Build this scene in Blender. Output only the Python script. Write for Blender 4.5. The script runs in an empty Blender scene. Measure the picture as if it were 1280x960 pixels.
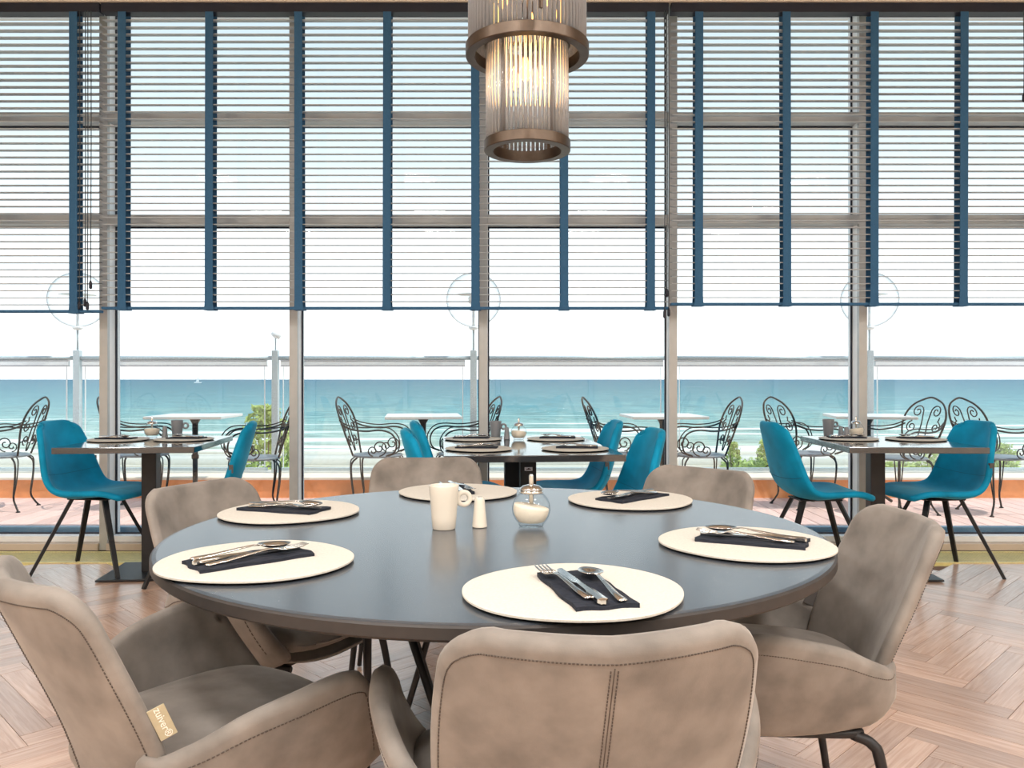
import bpy, bmesh, math, random
from mathutils import Vector, Matrix, noise as mnoise
PI = math.pi
random.seed(7)
scene = bpy.context.scene
COL = scene.collection

# ------------------------------------------------------------------ camera, world, sun, exposure
F_PX, HOR, CAM_H = 1010.0, 474.0, 1.10
cd = bpy.data.cameras.new('camera')
cam = bpy.data.objects.new('camera', cd); COL.objects.link(cam)
cam.location = (0, 0, CAM_H); cam.rotation_euler = (PI/2, 0, 0)
cd.sensor_width = 36.0; cd.lens = 36.0*F_PX/1280.0
cd.shift_y = (HOR-480.0)/1280.0
cd.clip_start = 0.05; cd.clip_end = 40000
scene.camera = cam
scene.view_settings.view_transform = 'Standard'
scene.view_settings.look = 'None'
scene.view_settings.exposure = 0.88
scene.view_settings.gamma = 1.0
scene.view_settings.use_curve_mapping = False

world = bpy.data.worlds.new('sky'); scene.world = world; world.use_nodes = True
wn = world.node_tree.nodes; wl = world.node_tree.links
bg = wn['Background']
tc = wn.new('ShaderNodeTexCoord'); sx = wn.new('ShaderNodeSeparateXYZ'); rp = wn.new('ShaderNodeValToRGB')
wl.new(tc.outputs['Generated'], sx.inputs[0]); wl.new(sx.outputs['Z'], rp.inputs[0]); wl.new(rp.outputs[0], bg.inputs[0])
e = rp.color_ramp.elements
e[0].position = 0.0; e[0].color = (0.97, 0.985, 1.0, 1)
e[1].position = 1.0; e[1].color = (0.30, 0.42, 0.60, 1)
e2 = rp.color_ramp.elements.new(0.12); e2.color = (0.66, 0.715, 0.75, 1)
e3 = rp.color_ramp.elements.new(0.40); e3.color = (0.39, 0.465, 0.51, 1)
e4 = rp.color_ramp.elements.new(0.25); e4.color = (0.475, 0.54, 0.575, 1)
bg.inputs[1].default_value = 1.15

sd = bpy.data.lights.new('sun', 'SUN'); sd.energy = 2.1; sd.angle = math.radians(0.6); sd.color = (1.0, 0.95, 0.88)
sun = bpy.data.objects.new('sun', sd); COL.objects.link(sun)
_el, _az = math.radians(58), math.radians(74)      # high, from behind the building and a little to the right
_to = Vector((-math.sin(_az)*math.cos(_el), math.cos(_az)*math.cos(_el), -math.sin(_el)))
sun.rotation_euler = _to.to_track_quat('-Z', 'Y').to_euler(); sun.location = (4, -8, 20)

# ------------------------------------------------------------------ materials
def L(r, g, b):
    f = lambda c: (c/255/12.92) if c/255 <= 0.04045 else ((c/255+0.055)/1.055)**2.4
    return (f(r), f(g), f(b), 1)
def mix_rgb(c, k): return (c[0]*k, c[1]*k, c[2]*k, 1)
MATS = {}
def mat(name, col, rough=0.5, metal=0.0, noise=None, amt=0.15, bump=0.0, bscale=None, sheen=0.0, coat=0.0, spec=0.5,
        stretch=None, trans=0.0, ior=1.45, emis=None, estr=0.0, detail=4.0, subsurf=0.0):
    m = bpy.data.materials.new(name); m.use_nodes = True
    nt = m.node_tree; N = nt.nodes; K = nt.links
    b = N['Principled BSDF']
    b.inputs['Base Color'].default_value = col
    b.inputs['Roughness'].default_value = rough
    b.inputs['Metallic'].default_value = metal
    b.inputs['IOR'].default_value = ior
    b.inputs['Specular IOR Level'].default_value = spec
    b.inputs['Transmission Weight'].default_value = trans
    b.inputs['Coat Weight'].default_value = coat
    if sheen:
        b.inputs['Sheen Weight'].default_value = sheen
        b.inputs['Sheen Roughness'].default_value = 0.4
        b.inputs['Sheen Tint'].default_value = (min(1, col[0]*2+.3), min(1, col[1]*2+.3), min(1, col[2]*2+.3), 1)
    if emis:
        b.inputs['Emission Color'].default_value = emis; b.inputs['Emission Strength'].default_value = estr
    if noise or bump:
        co = N.new('ShaderNodeTexCoord'); mp = N.new('ShaderNodeMapping')
        K.new(co.outputs['Object'], mp.inputs[0])
        if stretch: mp.inputs['Scale'].default_value = stretch
    if noise:
        t = N.new('ShaderNodeTexNoise'); t.inputs['Scale'].default_value = noise; t.inputs['Detail'].default_value = detail
        r = N.new('ShaderNodeValToRGB')
        r.color_ramp.elements[0].position = 0.3; r.color_ramp.elements[1].position = 0.7
        r.color_ramp.elements[0].color = mix_rgb(col, 1-amt); r.color_ramp.elements[1].color = mix_rgb(col, 1+amt)
        K.new(mp.outputs[0], t.inputs['Vector']); K.new(t.outputs[0], r.inputs[0]); K.new(r.outputs[0], b.inputs['Base Color'])
    if bump:
        t2 = N.new('ShaderNodeTexNoise'); t2.inputs['Scale'].default_value = bscale or 200; t2.inputs['Detail'].default_value = 3
        bp = N.new('ShaderNodeBump'); bp.inputs['Strength'].default_value = bump; bp.inputs['Distance'].default_value = 0.002
        K.new(mp.outputs[0], t2.inputs['Vector']); K.new(t2.outputs[0], bp.inputs['Height']); K.new(bp.outputs[0], b.inputs['Normal'])
    MATS[name] = m
    return m

def glass_pane(name, tint, refl=0.03, ior=1.3, edge=None):
    m = bpy.data.materials.new(name); m.use_nodes = True
    N = m.node_tree.nodes; K = m.node_tree.links
    for n in list(N): N.remove(n)
    o = N.new('ShaderNodeOutputMaterial'); mx = N.new('ShaderNodeMixShader')
    tr = N.new('ShaderNodeBsdfTransparent'); gl = N.new('ShaderNodeBsdfGlossy'); lw = N.new('ShaderNodeLayerWeight'); lw.inputs[0].default_value = 0.5
    pw = N.new('ShaderNodeMath'); pw.operation = 'POWER'; pw.inputs[1].default_value = 5.0; K.new(lw.outputs['Facing'], pw.inputs[0])
    fr = N.new('ShaderNodeMapRange'); fr.inputs[3].default_value = refl; fr.inputs[4].default_value = 0.25 if edge else 0.6; K.new(pw.outputs[0], fr.inputs[0])
    if edge:      # longer way through the glass at the rim
        p2 = N.new('ShaderNodeMath'); p2.operation = 'POWER'; p2.inputs[1].default_value = 4.0; K.new(lw.outputs['Facing'], p2.inputs[0])
        m2 = N.new('ShaderNodeMixRGB'); m2.inputs[1].default_value = tint; m2.inputs[2].default_value = edge
        K.new(p2.outputs[0], m2.inputs[0]); K.new(m2.outputs[0], tr.inputs[0])
    tr.inputs[0].default_value = tint; gl.inputs[0].default_value = (1, 1, 1, 1); gl.inputs['Roughness'].default_value = 0.0
    K.new(fr.outputs[0], mx.inputs[0]); K.new(tr.outputs[0], mx.inputs[1]); K.new(gl.outputs[0], mx.inputs[2]); K.new(mx.outputs[0], o.inputs[0])
    MATS[name] = m
    return m

velvet_grey = mat('velvet_grey', L(132, 126, 120), 0.75, noise=12, amt=0.27, bump=0.12, bscale=500, sheen=0.35, spec=0.25)
velvet_teal = mat('velvet_teal', L(0, 140, 182), 0.7, noise=8, amt=0.22, bump=0.1, bscale=500, sheen=0.35, spec=0.25)
thread = mat('thread', L(84, 76, 70), 0.8, noise=300, amt=0.2)
thread_teal = mat('thread_teal', L(0, 84, 108), 0.8, noise=300, amt=0.2)
black_metal = mat('black_metal', L(40, 40, 42), 0.42, metal=0.3, noise=30, amt=0.1)
black_laminate = mat('black_laminate', L(46, 50, 55), 0.08, noise=60, amt=0.08, spec=0.8, ior=1.7)
table_top_mat = mat('table_top_laminate', L(62, 68, 76), 0.22, noise=260, amt=0.10, spec=0.9, ior=2.0)
table_edge_mat = mat('table_edge', L(52, 49, 48), 0.5, noise=60, amt=0.08)
felt_cream = mat('felt_cream', L(206, 202, 193), 0.95, noise=220, amt=0.07, bump=0.4, bscale=700, spec=0.1)
mat_shade = mat('mat_shade', L(30, 28, 28), 0.95, noise=200, amt=0.1, spec=0.1)  # dark tone stands in for the shadow below the placemats
felt_slate = mat('felt_slate', L(150, 158, 164), 0.85, noise=200, amt=0.06, spec=0.3)
napkin_mat = mat('napkin_dark', L(38, 42, 52), 0.8, noise=80, amt=0.2, bump=0.4, bscale=120, spec=0.3)
steel = mat('polished_steel', L(214, 212, 208), 0.14, metal=1.0, noise=20, amt=0.04)
ceramic = mat('ceramic_cream', L(216, 209, 196), 0.22, noise=6, amt=0.02, coat=0.3)
ceramic_grey = mat('ceramic_grey', L(128, 132, 138), 0.3, noise=6, amt=0.04)
sugar_mat = mat('sugar', L(236, 226, 208), 0.9, noise=400, amt=0.06, bump=0.5, bscale=900)
jar_glass = glass_pane('jar_glass', (0.96, 0.975, 0.98, 1), edge=(0.35, 0.38, 0.40, 1))
window_glass = glass_pane('window_glass', (0.955, 0.98, 0.985, 1), ior=1.22)
rail_glass = glass_pane('rail_glass', (0.95, 0.985, 0.985, 1), ior=1.2)
globe_glass = glass_pane('globe_glass', (0.97, 0.98, 0.985, 1), edge=(0.06, 0.08, 0.09, 1))
rod_glass = mat('rod_glass', (0.97, 0.985, 1.0, 1), 0.03, trans=0.86, ior=1.40, noise=5, amt=0.01)
bronze = mat('dark_bronze', L(96, 84, 74), 0.36, metal=0.85, noise=40, amt=0.12)
filament = mat('bulb_glow', L(255, 190, 90), 0.4, emis=(1.0, 0.50, 0.14, 1), estr=2.0, noise=5, amt=0.02)
frame_alu = mat('frame_aluminium', L(186, 188, 187), 0.45, metal=0.25, noise=12, amt=0.05)
frame_pale = mat('frame_pale', L(240, 242, 242), 0.5, noise=12, amt=0.03)
sill_tan = mat('sill_tan', L(206, 190, 174), 0.5, noise=12, amt=0.03)
slat_mat = mat('slat_grey_blue', L(178, 184, 188), 0.45, noise=10, amt=0.05)
rail_dark = mat('headrail_dark', L(36, 40, 54), 0.5, noise=20, amt=0.1)
tape_mat = mat('tape_blue', L(54, 100, 138), 0.85, noise=240, amt=0.14, bump=0.2, bscale=500)
cord_mat = mat('cord_dark', L(74, 84, 92), 0.8, noise=200, amt=0.1)
wall_mat = mat('wall_plaster', L(228, 221, 208), 0.85, noise=14, amt=0.03, bump=0.1, bscale=120)
ceil_mat = mat('ceiling_plaster', L(232, 226, 214), 0.9, noise=14, amt=0.02)
grille_mat = mat('grille_brass', L(226, 212, 150), 0.4, metal=0.2, noise=30, amt=0.08)
subfloor_mat = mat('joint_dark', L(120, 88, 66), 0.9, noise=20, amt=0.1)
iron = mat('wrought_iron', L(28, 34, 38), 0.4, metal=0.5, noise=60, amt=0.2)
iron_seat = mat('iron_seat', L(110, 122, 130), 0.5, noise=60, amt=0.1)
stone_top = mat('stone_white', L(214, 216, 214), 0.45, noise=18, amt=0.05)
terracotta = mat('terracotta', L(224, 152, 100), 0.85, noise=9, amt=0.12, bump=0.2, bscale=60)
ledge_cap = mat('ledge_cap', L(226, 214, 196), 0.7, noise=10, amt=0.05)
galv = mat('galvanised', L(184, 198, 204), 0.42, metal=0.25, noise=120, amt=0.2)
band_blue = mat('band_blue', L(104, 140, 164), 0.4, metal=0.2, noise=30, amt=0.06)
white_metal = mat('white_metal', L(232, 236, 238), 0.4, noise=20, amt=0.03)
concrete = mat('concrete_pale', L(206, 200, 188), 0.85, noise=3, amt=0.06)
tag_cream = mat('tag_cream', L(184, 174, 146), 0.8, noise=90, amt=0.06)
tag_grey = mat('tag_grey', L(92, 88, 86), 0.8, noise=90, amt=0.06)
ink_white = mat('ink_white', L(244, 240, 230), 0.8, noise=50, amt=0.02)
ink_dark = mat('ink_dark', L(60, 20, 24), 0.8, noise=50, amt=0.05)
plate_white = mat('plate_white', L(236, 230, 234), 0.6, noise=50, amt=0.02)
leaf_mat = mat('leaf_green', L(172, 186, 108), 0.7, noise=3, amt=0.3)
bark = mat('bark', L(110, 92, 70), 0.9, noise=20, amt=0.2)
sail_white = mat('sail_white', L(246, 248, 250), 0.8, noise=2, amt=0.02)
fill_glow = mat('fill_lamp_glow', L(255, 244, 224), 0.6, emis=(1.0, 0.92, 0.80, 1), estr=3.0, noise=4, amt=0.01)  # glowing face of the added fill lamps

def wood_mat(name, c0, c1, per_island):
    m = bpy.data.materials.new(name); m.use_nodes = True
    N = m.node_tree.nodes; K = m.node_tree.links; b = N['Principled BSDF']
    co = N.new('ShaderNodeTexCoord'); mp = N.new('ShaderNodeMapping'); mp.inputs['Scale'].default_value = (3.0, 60.0, 3.0)
    K.new(co.outputs['Object'], mp.inputs[0])
    nz = N.new('ShaderNodeTexNoise'); nz.noise_dimensions = '4D'; nz.inputs['Scale'].default_value = 1.6; nz.inputs['Detail'].default_value = 6
    nz.inputs['Distortion'].default_value = 0.8
    K.new(mp.outputs[0], nz.inputs['Vector'])
    if per_island:
        g = N.new('ShaderNodeNewGeometry'); rnd = g.outputs['Random Per Island']
    else:
        g = N.new('ShaderNodeObjectInfo'); rnd = g.outputs['Random']
    mw = N.new('ShaderNodeMath'); mw.operation = 'MULTIPLY'; mw.inputs[1].default_value = 37.0
    K.new(rnd, mw.inputs[0]); K.new(mw.outputs[0], nz.inputs['W'])
    r = N.new('ShaderNodeValToRGB'); r.color_ramp.elements[0].color = c0; r.color_ramp.elements[1].color = c1
    r.color_ramp.elements[0].position = 0.3; r.color_ramp.elements[1].position = 0.72
    K.new(nz.outputs[0], r.inputs[0])
    hs = N.new('ShaderNodeHueSaturation')
    mr = N.new('ShaderNodeMapRange'); mr.inputs[3].default_value = 0.80; mr.inputs[4].default_value = 1.16
    K.new(rnd, mr.inputs[0]); K.new(mr.outputs[0], hs.inputs['Value']); K.new(r.outputs[0], hs.inputs['Color'])
    K.new(hs.outputs[0], b.inputs['Base Color'])
    b.inputs['Roughness'].default_value = 0.24; b.inputs['Specular IOR Level'].default_value = 0.8; b.inputs['Coat Weight'].default_value = 0.5; b.inputs['Coat Roughness'].default_value = 0.2
    bp = N.new('ShaderNodeBump'); bp.inputs['Strength'].default_value = 0.12; bp.inputs['Distance'].default_value = 0.001
    K.new(nz.outputs[0], bp.inputs['Height']); K.new(bp.outputs[0], b.inputs['Normal'])
    return m
oak = wood_mat('oak_plank', L(186, 148, 124), L(220, 188, 166), False)
oak_far = wood_mat('oak_plank_field', L(186, 148, 124), L(220, 188, 166), True)
deck_mat = wood_mat('deck_board', L(212, 172, 160), L(232, 198, 186), False)
deck_mat.node_tree.nodes['Principled BSDF'].inputs['Roughness'].default_value = 0.7; deck_mat.node_tree.nodes['Principled BSDF'].inputs['Coat Weight'].default_value = 0.0

# ------------------------------------------------------------------ mesh helpers
def tag(o, label=None, cat=None, group=None, kind=None):
    if label: o['label'] = label
    if cat: o['category'] = cat
    if group: o['group'] = group
    if kind: o['kind'] = kind
    return o
def link(name, me, m=None, parent=None, smooth=True):
    if m is not None and not me.materials: me.materials.append(m)
    if smooth is not None:
        me.polygons.foreach_set('use_smooth', [smooth]*len(me.polygons)); me.update()
    o = bpy.data.objects.new(name, me); COL.objects.link(o)
    if parent is not None: o.parent = parent
    return o
def empty(name, loc=(0, 0, 0), rz=0.0, parent=None):
    o = bpy.data.objects.new(name, None); COL.objects.link(o)
    o.location = loc; o.rotation_euler = (0, 0, rz); o.empty_display_size = 0.1
    if parent is not None: o.parent = parent
    return o
def kids(o): return [c for c in bpy.data.objects if c.parent == o]
def copy_tree(o, parent=None):
    c = o.copy(); COL.objects.link(c); c.parent = parent
    for ch in CHILD.get(o.name, None) or kids(o): copy_tree(ch, c)
    return c
CHILD = {}
class MB:
    def __init__(s): s.v = []; s.f = []; s.mi = []
    def add(s, vs, fs):
        n = len(s.v); s.v += [tuple(p) for p in vs]; s.f += [tuple(i+n for i in f) for f in fs]; return s
    def box(s, x0, x1, y0, y1, z0, z1, bev=0.0):
        if bev <= 0:
            vs = [(x, y, z) for x in (x0, x1) for y in (y0, y1) for z in (z0, z1)]
            fs = [(0, 1, 3, 2), (4, 6, 7, 5), (0, 4, 5, 1), (2, 3, 7, 6), (0, 2, 6, 4), (1, 5, 7, 3)]
            return s.add(vs, fs)
        bm = bmesh.new(); bmesh.ops.create_cube(bm, size=1)
        for v in bm.verts:
            v.co = Vector(((x0+x1)/2+v.co.x*(x1-x0), (y0+y1)/2+v.co.y*(y1-y0), (z0+z1)/2+v.co.z*(z1-z0)))
        bmesh.ops.bevel(bm, geom=bm.edges[:], offset=bev, segments=2, affect='EDGES', profile=0.6)
        s.addbm(bm); bm.free(); return s
    def addbm(s, bm):
        bm.verts.index_update()
        return s.add([v.co.copy() for v in bm.verts], [[v.index for v in f.verts] for f in bm.faces])
    def tube(s, pts, r, n=6, closed=False, caps=True):
        pts = [Vector(p) for p in pts]; m = len(pts)
        rs = r if isinstance(r, (list, tuple)) else [r]*m
        T = []
        for i in range(m):
            if closed: t = pts[(i+1) % m]-pts[i-1]
            else: t = pts[min(i+1, m-1)]-pts[max(i-1, 0)]
            T.append(t.normalized() if t.length > 1e-9 else Vector((0, 0, 1)))
        a = T[0].orthogonal().normalized(); vs = []; fs = []
        for i in range(m):
            a = (a-T[i]*a.dot(T[i]))
            a = a.normalized() if a.length > 1e-6 else T[i].orthogonal().normalized()
            b = T[i].cross(a)
            for k in range(n):
                th = 2*PI*k/n
                vs.append(pts[i]+(a*math.cos(th)+b*math.sin(th))*rs[i])
        for i in range(m if closed else m-1):
            j = (i+1) % m
            for k in range(n):
                q = (k+1) % n
                fs.append((i*n+k, i*n+q, j*n+q, j*n+k))
        if caps and not closed:
            fs.append(tuple(reversed(range(n)))); fs.append(tuple((m-1)*n+k for k in range(n)))
        return s.add(vs, fs)
    def lathe(s, prof, n=32, c=(0, 0, 0), cap0=True, cap1=True):
        vs = []; fs = []; m = len(prof)
        for (r, z) in prof:
            for k in range(n):
                th = 2*PI*k/n
                vs.append((c[0]+r*math.cos(th), c[1]+r*math.sin(th), c[2]+z))
        for i in range(m-1):
            for k in range(n):
                q = (k+1) % n
                fs.append((i*n+k, i*n+q, (i+1)*n+q, (i+1)*n+k))
        if cap0: fs.append(tuple(reversed(range(n))))
        if cap1: fs.append(tuple((m-1)*n+k for k in range(n)))
        return s.add(vs, fs)
    def bar(s, p0, p1, w0, w1=None, d0=None, d1=None):
        """tapered rectangular bar from p0 to p1"""
        p0 = Vector(p0); p1 = Vector(p1); w1 = w0 if w1 is None else w1; d0 = w0 if d0 is None else d0; d1 = w1 if d1 is None else d1
        t = (p1-p0).normalized(); u = Vector((0, 0, 1)) if abs(t.z) < 0.95 else Vector((0, 1, 0))
        a = t.cross(u).normalized(); b = t.cross(a).normalized(); vs = []
        for p, w, d in ((p0, w0, d0), (p1, w1, d1)):
            for (i, j) in ((-1, -1), (1, -1), (1, 1), (-1, 1)): vs.append(p+a*(i*w/2)+b*(j*d/2))
        return s.add(vs, [(0, 1, 5, 4), (1, 2, 6, 5), (2, 3, 7, 6), (3, 0, 4, 7), (3, 2, 1, 0), (4, 5, 6, 7)])
    def mesh(s, name='mesh'):
        me = bpy.data.meshes.new(name); me.from_pydata(s.v, [], s.f); me.update()
        bm = bmesh.new(); bm.from_mesh(me); bmesh.ops.recalc_face_normals(bm, faces=bm.faces[:]); bm.to_mesh(me); bm.free()
        return me
    def build(s, name, m, parent=None, smooth=False):
        return link(name, s.mesh(name), m, parent, smooth)
def auto_smooth(o, deg=40):
    """sharp edges over an angle, smooth elsewhere"""
    me = o.data; bm = bmesh.new(); bm.from_mesh(me)
    for f in bm.faces: f.smooth = True
    for ed in bm.edges:
        ed.smooth = not (len(ed.link_faces) == 2 and ed.calc_face_angle(0) > math.radians(deg))
    bm.to_mesh(me); bm.free(); return o
def smooth_pts(pts, sub=6, closed=False):
    """Catmull-Rom through the points"""
    P = [Vector(p) for p in pts]; n = len(P); out = []
    rng = range(n if closed else n-1)
    for i in rng:
        p1 = P[i]; p2 = P[(i+1) % n]
        p0 = P[i-1] if (closed or i > 0) else p1*2-p2
        p3 = P[(i+2) % n] if (closed or i < n-2) else p2*2-p1
        for k in range(sub):
            t = k/sub
            out.append(0.5*((2*p1)+(p2-p0)*t+(2*p0-5*p1+4*p2-p3)*t*t+(3*p1-p0-3*p2+p3)*t**3))
    if not closed: out.append(P[-1])
    return out
def lerp_tab(tab, x):
    """smooth interpolation in a table of (x, value)"""
    if x <= tab[0][0]: return tab[0][1]
    for (a, va), (b, vb) in zip(tab, tab[1:]):
        if x <= b:
            t = (x-a)/(b-a); return va+(vb-va)*t
    return tab[-1][1]
def interp(tab, x):
    xs = [t[0] for t in tab]; n = len(tab)
    if x <= xs[0]: return tab[0][1]
    if x >= xs[-1]: return tab[-1][1]
    for i in range(n-1):
        if x <= xs[i+1]:
            h = xs[i+1]-xs[i]; t = (x-xs[i])/h
            def sl(j):
                if j == 0: return (tab[1][1]-tab[0][1])/(xs[1]-xs[0])
                if j == n-1: return (tab[-1][1]-tab[-2][1])/(xs[-1]-xs[-2])
                return (tab[j+1][1]-tab[j-1][1])/(xs[j+1]-xs[j-1])
            m0 = sl(i)*h; m1 = sl(i+1)*h; a = tab[i][1]; b = tab[i+1][1]
            return (2*t**3-3*t*t+1)*a+(t**3-2*t*t+t)*m0+(-2*t**3+3*t*t)*b+(t**3-t*t)*m1
def shell(fn, nu, nv, T, u0=-1.0, u1=1.0, v0=0.0, v1=1.0, tf=None):
    """two skins around the surface fn(u,v), closed by a half-round rim; returns (MB, point(u,v,offset))"""
    eu = (u1-u0)*1e-3; ev = (v1-v0)*1e-3
    def nrm(u, v):
        ua, ub = max(u0, u-eu), min(u1, u+eu); va, vb = max(v0, v-ev), min(v1, v+ev)
        a = fn(ub, v)-fn(ua, v); b = fn(u, vb)-fn(u, va)
        n = a.cross(b)
        return n.normalized() if n.length > 1e-14 else Vector((0, 0, 1))
    th = tf or (lambda u, v: 1.0)
    P = [[None]*(nv+1) for _ in range(nu+1)]; Nn = [[None]*(nv+1) for _ in range(nu+1)]; TT = [[None]*(nv+1) for _ in range(nu+1)]
    for i in range(nu+1):
        for j in range(nv+1):
            u = u0+(u1-u0)*i/nu; v = v0+(v1-v0)*j/nv
            P[i][j] = fn(u, v); Nn[i][j] = nrm(u, v); TT[i][j] = T*th(u, v)
    mb = MB(); vs = []; fs = []
    W = nv+1; off = (nu+1)*W
    for sgn in (1, -1):
        for i in range(nu+1):
            for j in range(nv+1): vs.append(P[i][j]+Nn[i][j]*(sgn*TT[i][j]/2))
    for i in range(nu):
        for j in range(nv):
            a, b, c, d = i*W+j, (i+1)*W+j, (i+1)*W+j+1, i*W+j+1
            fs.append((a, b, c, d)); fs.append((off+d, off+c, off+b, off+a))
    loop = [(i, 0) for i in range(nu)]+[(nu, j) for j in range(nv)]+[(i, nv) for i in range(nu, 0, -1)]+[(0, j) for j in range(nv, 0, -1)]
    m = len(loop); rings = []
    for ang in (50, 0, -50):
        ring = []
        for k, (i, j) in enumerate(loop):
            pa = P[loop[k-1][0]][loop[k-1][1]]; pb = P[loop[(k+1) % m][0]][loop[(k+1) % m][1]]
            t = (pb-pa); t = t.normalized() if t.length > 1e-9 else Vector((1, 0, 0))
            n = Nn[i][j]; o = t.cross(n); o = o.normalized() if o.length > 1e-9 else Vector((0, 0, 1))
            hT = TT[i][j]/2
            ring.append(len(vs)); vs.append(P[i][j]+n*(hT*math.sin(math.radians(ang)))+o*(hT*math.cos(math.radians(ang))))
        rings.append(ring)
    top = [i*W+j for (i, j) in loop]; bot = [off+i*W+j for (i, j) in loop]
    seq = [top]+rings+[bot]
    for A, B in zip(seq, seq[1:]):
        for k in range(m):
            q = (k+1) % m
            fs.append((A[k], B[k], B[q], A[q]))
    mb.add(vs, fs)
    def at(u, v, s=0.0, extra=0.0): return fn(u, v)+nrm(u, v)*(s*T*th(u, v)/2+extra)
    return mb, at
def text_mesh(body, size, depth=0.0004):
    cu = bpy.data.curves.new('lettering', 'FONT'); cu.body = body; cu.size = size; cu.extrude = depth; cu.align_x = 'CENTER'; cu.align_y = 'CENTER'
    cu.resolution_u = 2
    o = bpy.data.objects.new('lettering', cu); COL.objects.link(o)
    dg = bpy.context.evaluated_depsgraph_get(); me = bpy.data.meshes.new_from_object(o.evaluated_get(dg))
    bpy.data.objects.remove(o); bpy.data.curves.remove(cu)
    return me
def rzf(fx, fy): return math.atan2(-fx, fy)
def px(x, d): return (x-640.0)*d/F_PX
def pz(y, d): return CAM_H-(y-HOR)*d/F_PX

# ------------------------------------------------------------------ the setting: room shell
YW = 5.20            # room face of the window frames
XL, XR, YB, ZC = -5.10, 4.75, -4.2, 3.62
fl = tag(MB().box(XL, XR, YB, YW+0.2, -0.16, -0.012).build('floor', subfloor_mat), 'oak herringbone parquet floor of the dining room', kind='structure')
# herringbone planks
PW, PN = 0.092, 6
PLEN = PW*PN
g = 0.0009
plank_mesh = MB().box(-PLEN/2+g, PLEN/2-g, -PW/2+g, PW/2-g, -0.012, 0.0).mesh('plank')
plank_mesh.materials.append(oak)
cand = []
c45 = math.cos(PI/4)
for j in range(-16, 17):
    for i in range(-90, 140):
        for typ in (0, 1):
            if typ == 0: cx, cy = i+PN/2, i+0.5
            else: cx, cy = i+PN+0.5, i+1-PN/2
            cx = (cx+2*PN*j)*PW; cy = cy*PW
            X = (cx-cy)*c45+0.11; Y = (cx+cy)*c45-2.0
            if X < XL+0.35 or X > XR-0.35 or Y < YB+0.35 or Y > 4.82: continue
            cand.append((X, Y, PI/4 if typ == 0 else -PI/4))
def seen(c): return 2.0 < c[1] and abs(c[0]) < 0.66*c[1]+0.25
cand.sort(key=lambda c: (not seen(c), c[1]))
for (X, Y, a) in cand[:300]:
    o = bpy.data.objects.new('plank', plank_mesh); COL.objects.link(o); o.parent = fl
    o.location = (X, Y, random.uniform(-0.0004, 0.0004)); o.rotation_euler = (0, 0, a)
mb = MB()
for (X, Y, a) in cand[300:]:
    ca, sa = math.cos(a), math.sin(a)
    q = [(X+ca*u-sa*v, Y+sa*u+ca*v) for (u, v) in ((-PLEN/2+g, -PW/2+g), (PLEN/2-g, -PW/2+g), (PLEN/2-g, PW/2-g), (-PLEN/2+g, PW/2-g))]
    mb.add([(x, y, -0.012) for x, y in q]+[(x, y, 0) for x, y in q], [(4, 5, 6, 7), (0, 1, 5, 4), (1, 2, 6, 5), (2, 3, 7, 6), (3, 0, 4, 7)])
o = mb.build('plank_field', oak_far, fl); tag(o, kind='stuff')
# border boards along the walls (behind the camera and at the far sides)
tag(MB().box(XL, XR, YB, YB+0.4, -0.012, -0.001).box(XL, XL+0.4, YB+0.4, 4.80, -0.012, -0.001).box(XR-0.4, XR, YB+0.4, 4.80, -0.012, -0.001).build('trim_1', oak_far), 'plain oak border boards round the parquet', kind='structure')
# convector grille in the floor along the windows
gr = tag(MB().box(XL, XR, 4.80, YW, -0.02, -0.010).build('trim_2', grille_mat), 'brass coloured convector grille strip in the floor below the windows', kind='structure')
mb = MB()
x = XL
while x < XR:
    mb.box(x, x+0.009, 4.845, 5.12, -0.010, 0.004); x += 0.018
o = mb.build('grille_bars', grille_mat, gr); tag(o, kind='stuff')
MB().box(XL, XR, 4.825, 4.845, -0.010, 0.006).box(XL, XR, 5.12, 5.14, -0.010, 0.006).build('grille_edge', grille_mat, gr)

tag(MB().box(XL-0.2, XR+0.2, YB-0.2, YW+0.35, ZC, ZC+0.35).build('ceiling', ceil_mat), 'pale plaster ceiling', kind='structure')
tag(MB().box(XL-0.2, XL, YB-0.2, YW+0.35, -0.16, ZC).build('wall_left', wall_mat), 'pale plaster side wall on the left', kind='structure')
tag(MB().box(XR, XR+0.2, YB-0.2, YW+0.35, -0.16, ZC).build('wall_right', wall_mat), 'pale plaster side wall on the right', kind='structure')
tag(MB().box(XL, XR, YB-0.2, YB, -0.16, ZC).build('wall_back', wall_mat), 'pale plaster wall behind the diners', kind='structure')
tag(MB().box(XL, XR, 5.12, YW+0.30, 3.54, ZC).build('wall_front', wall_mat), 'beige lintel above the window wall', kind='structure')

tag(MB().box(XL, XR, 4.985, 5.075, 3.432, ZC).build('trim_4', wall_mat), 'beige pelmet above the blinds', kind='structure')
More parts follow.
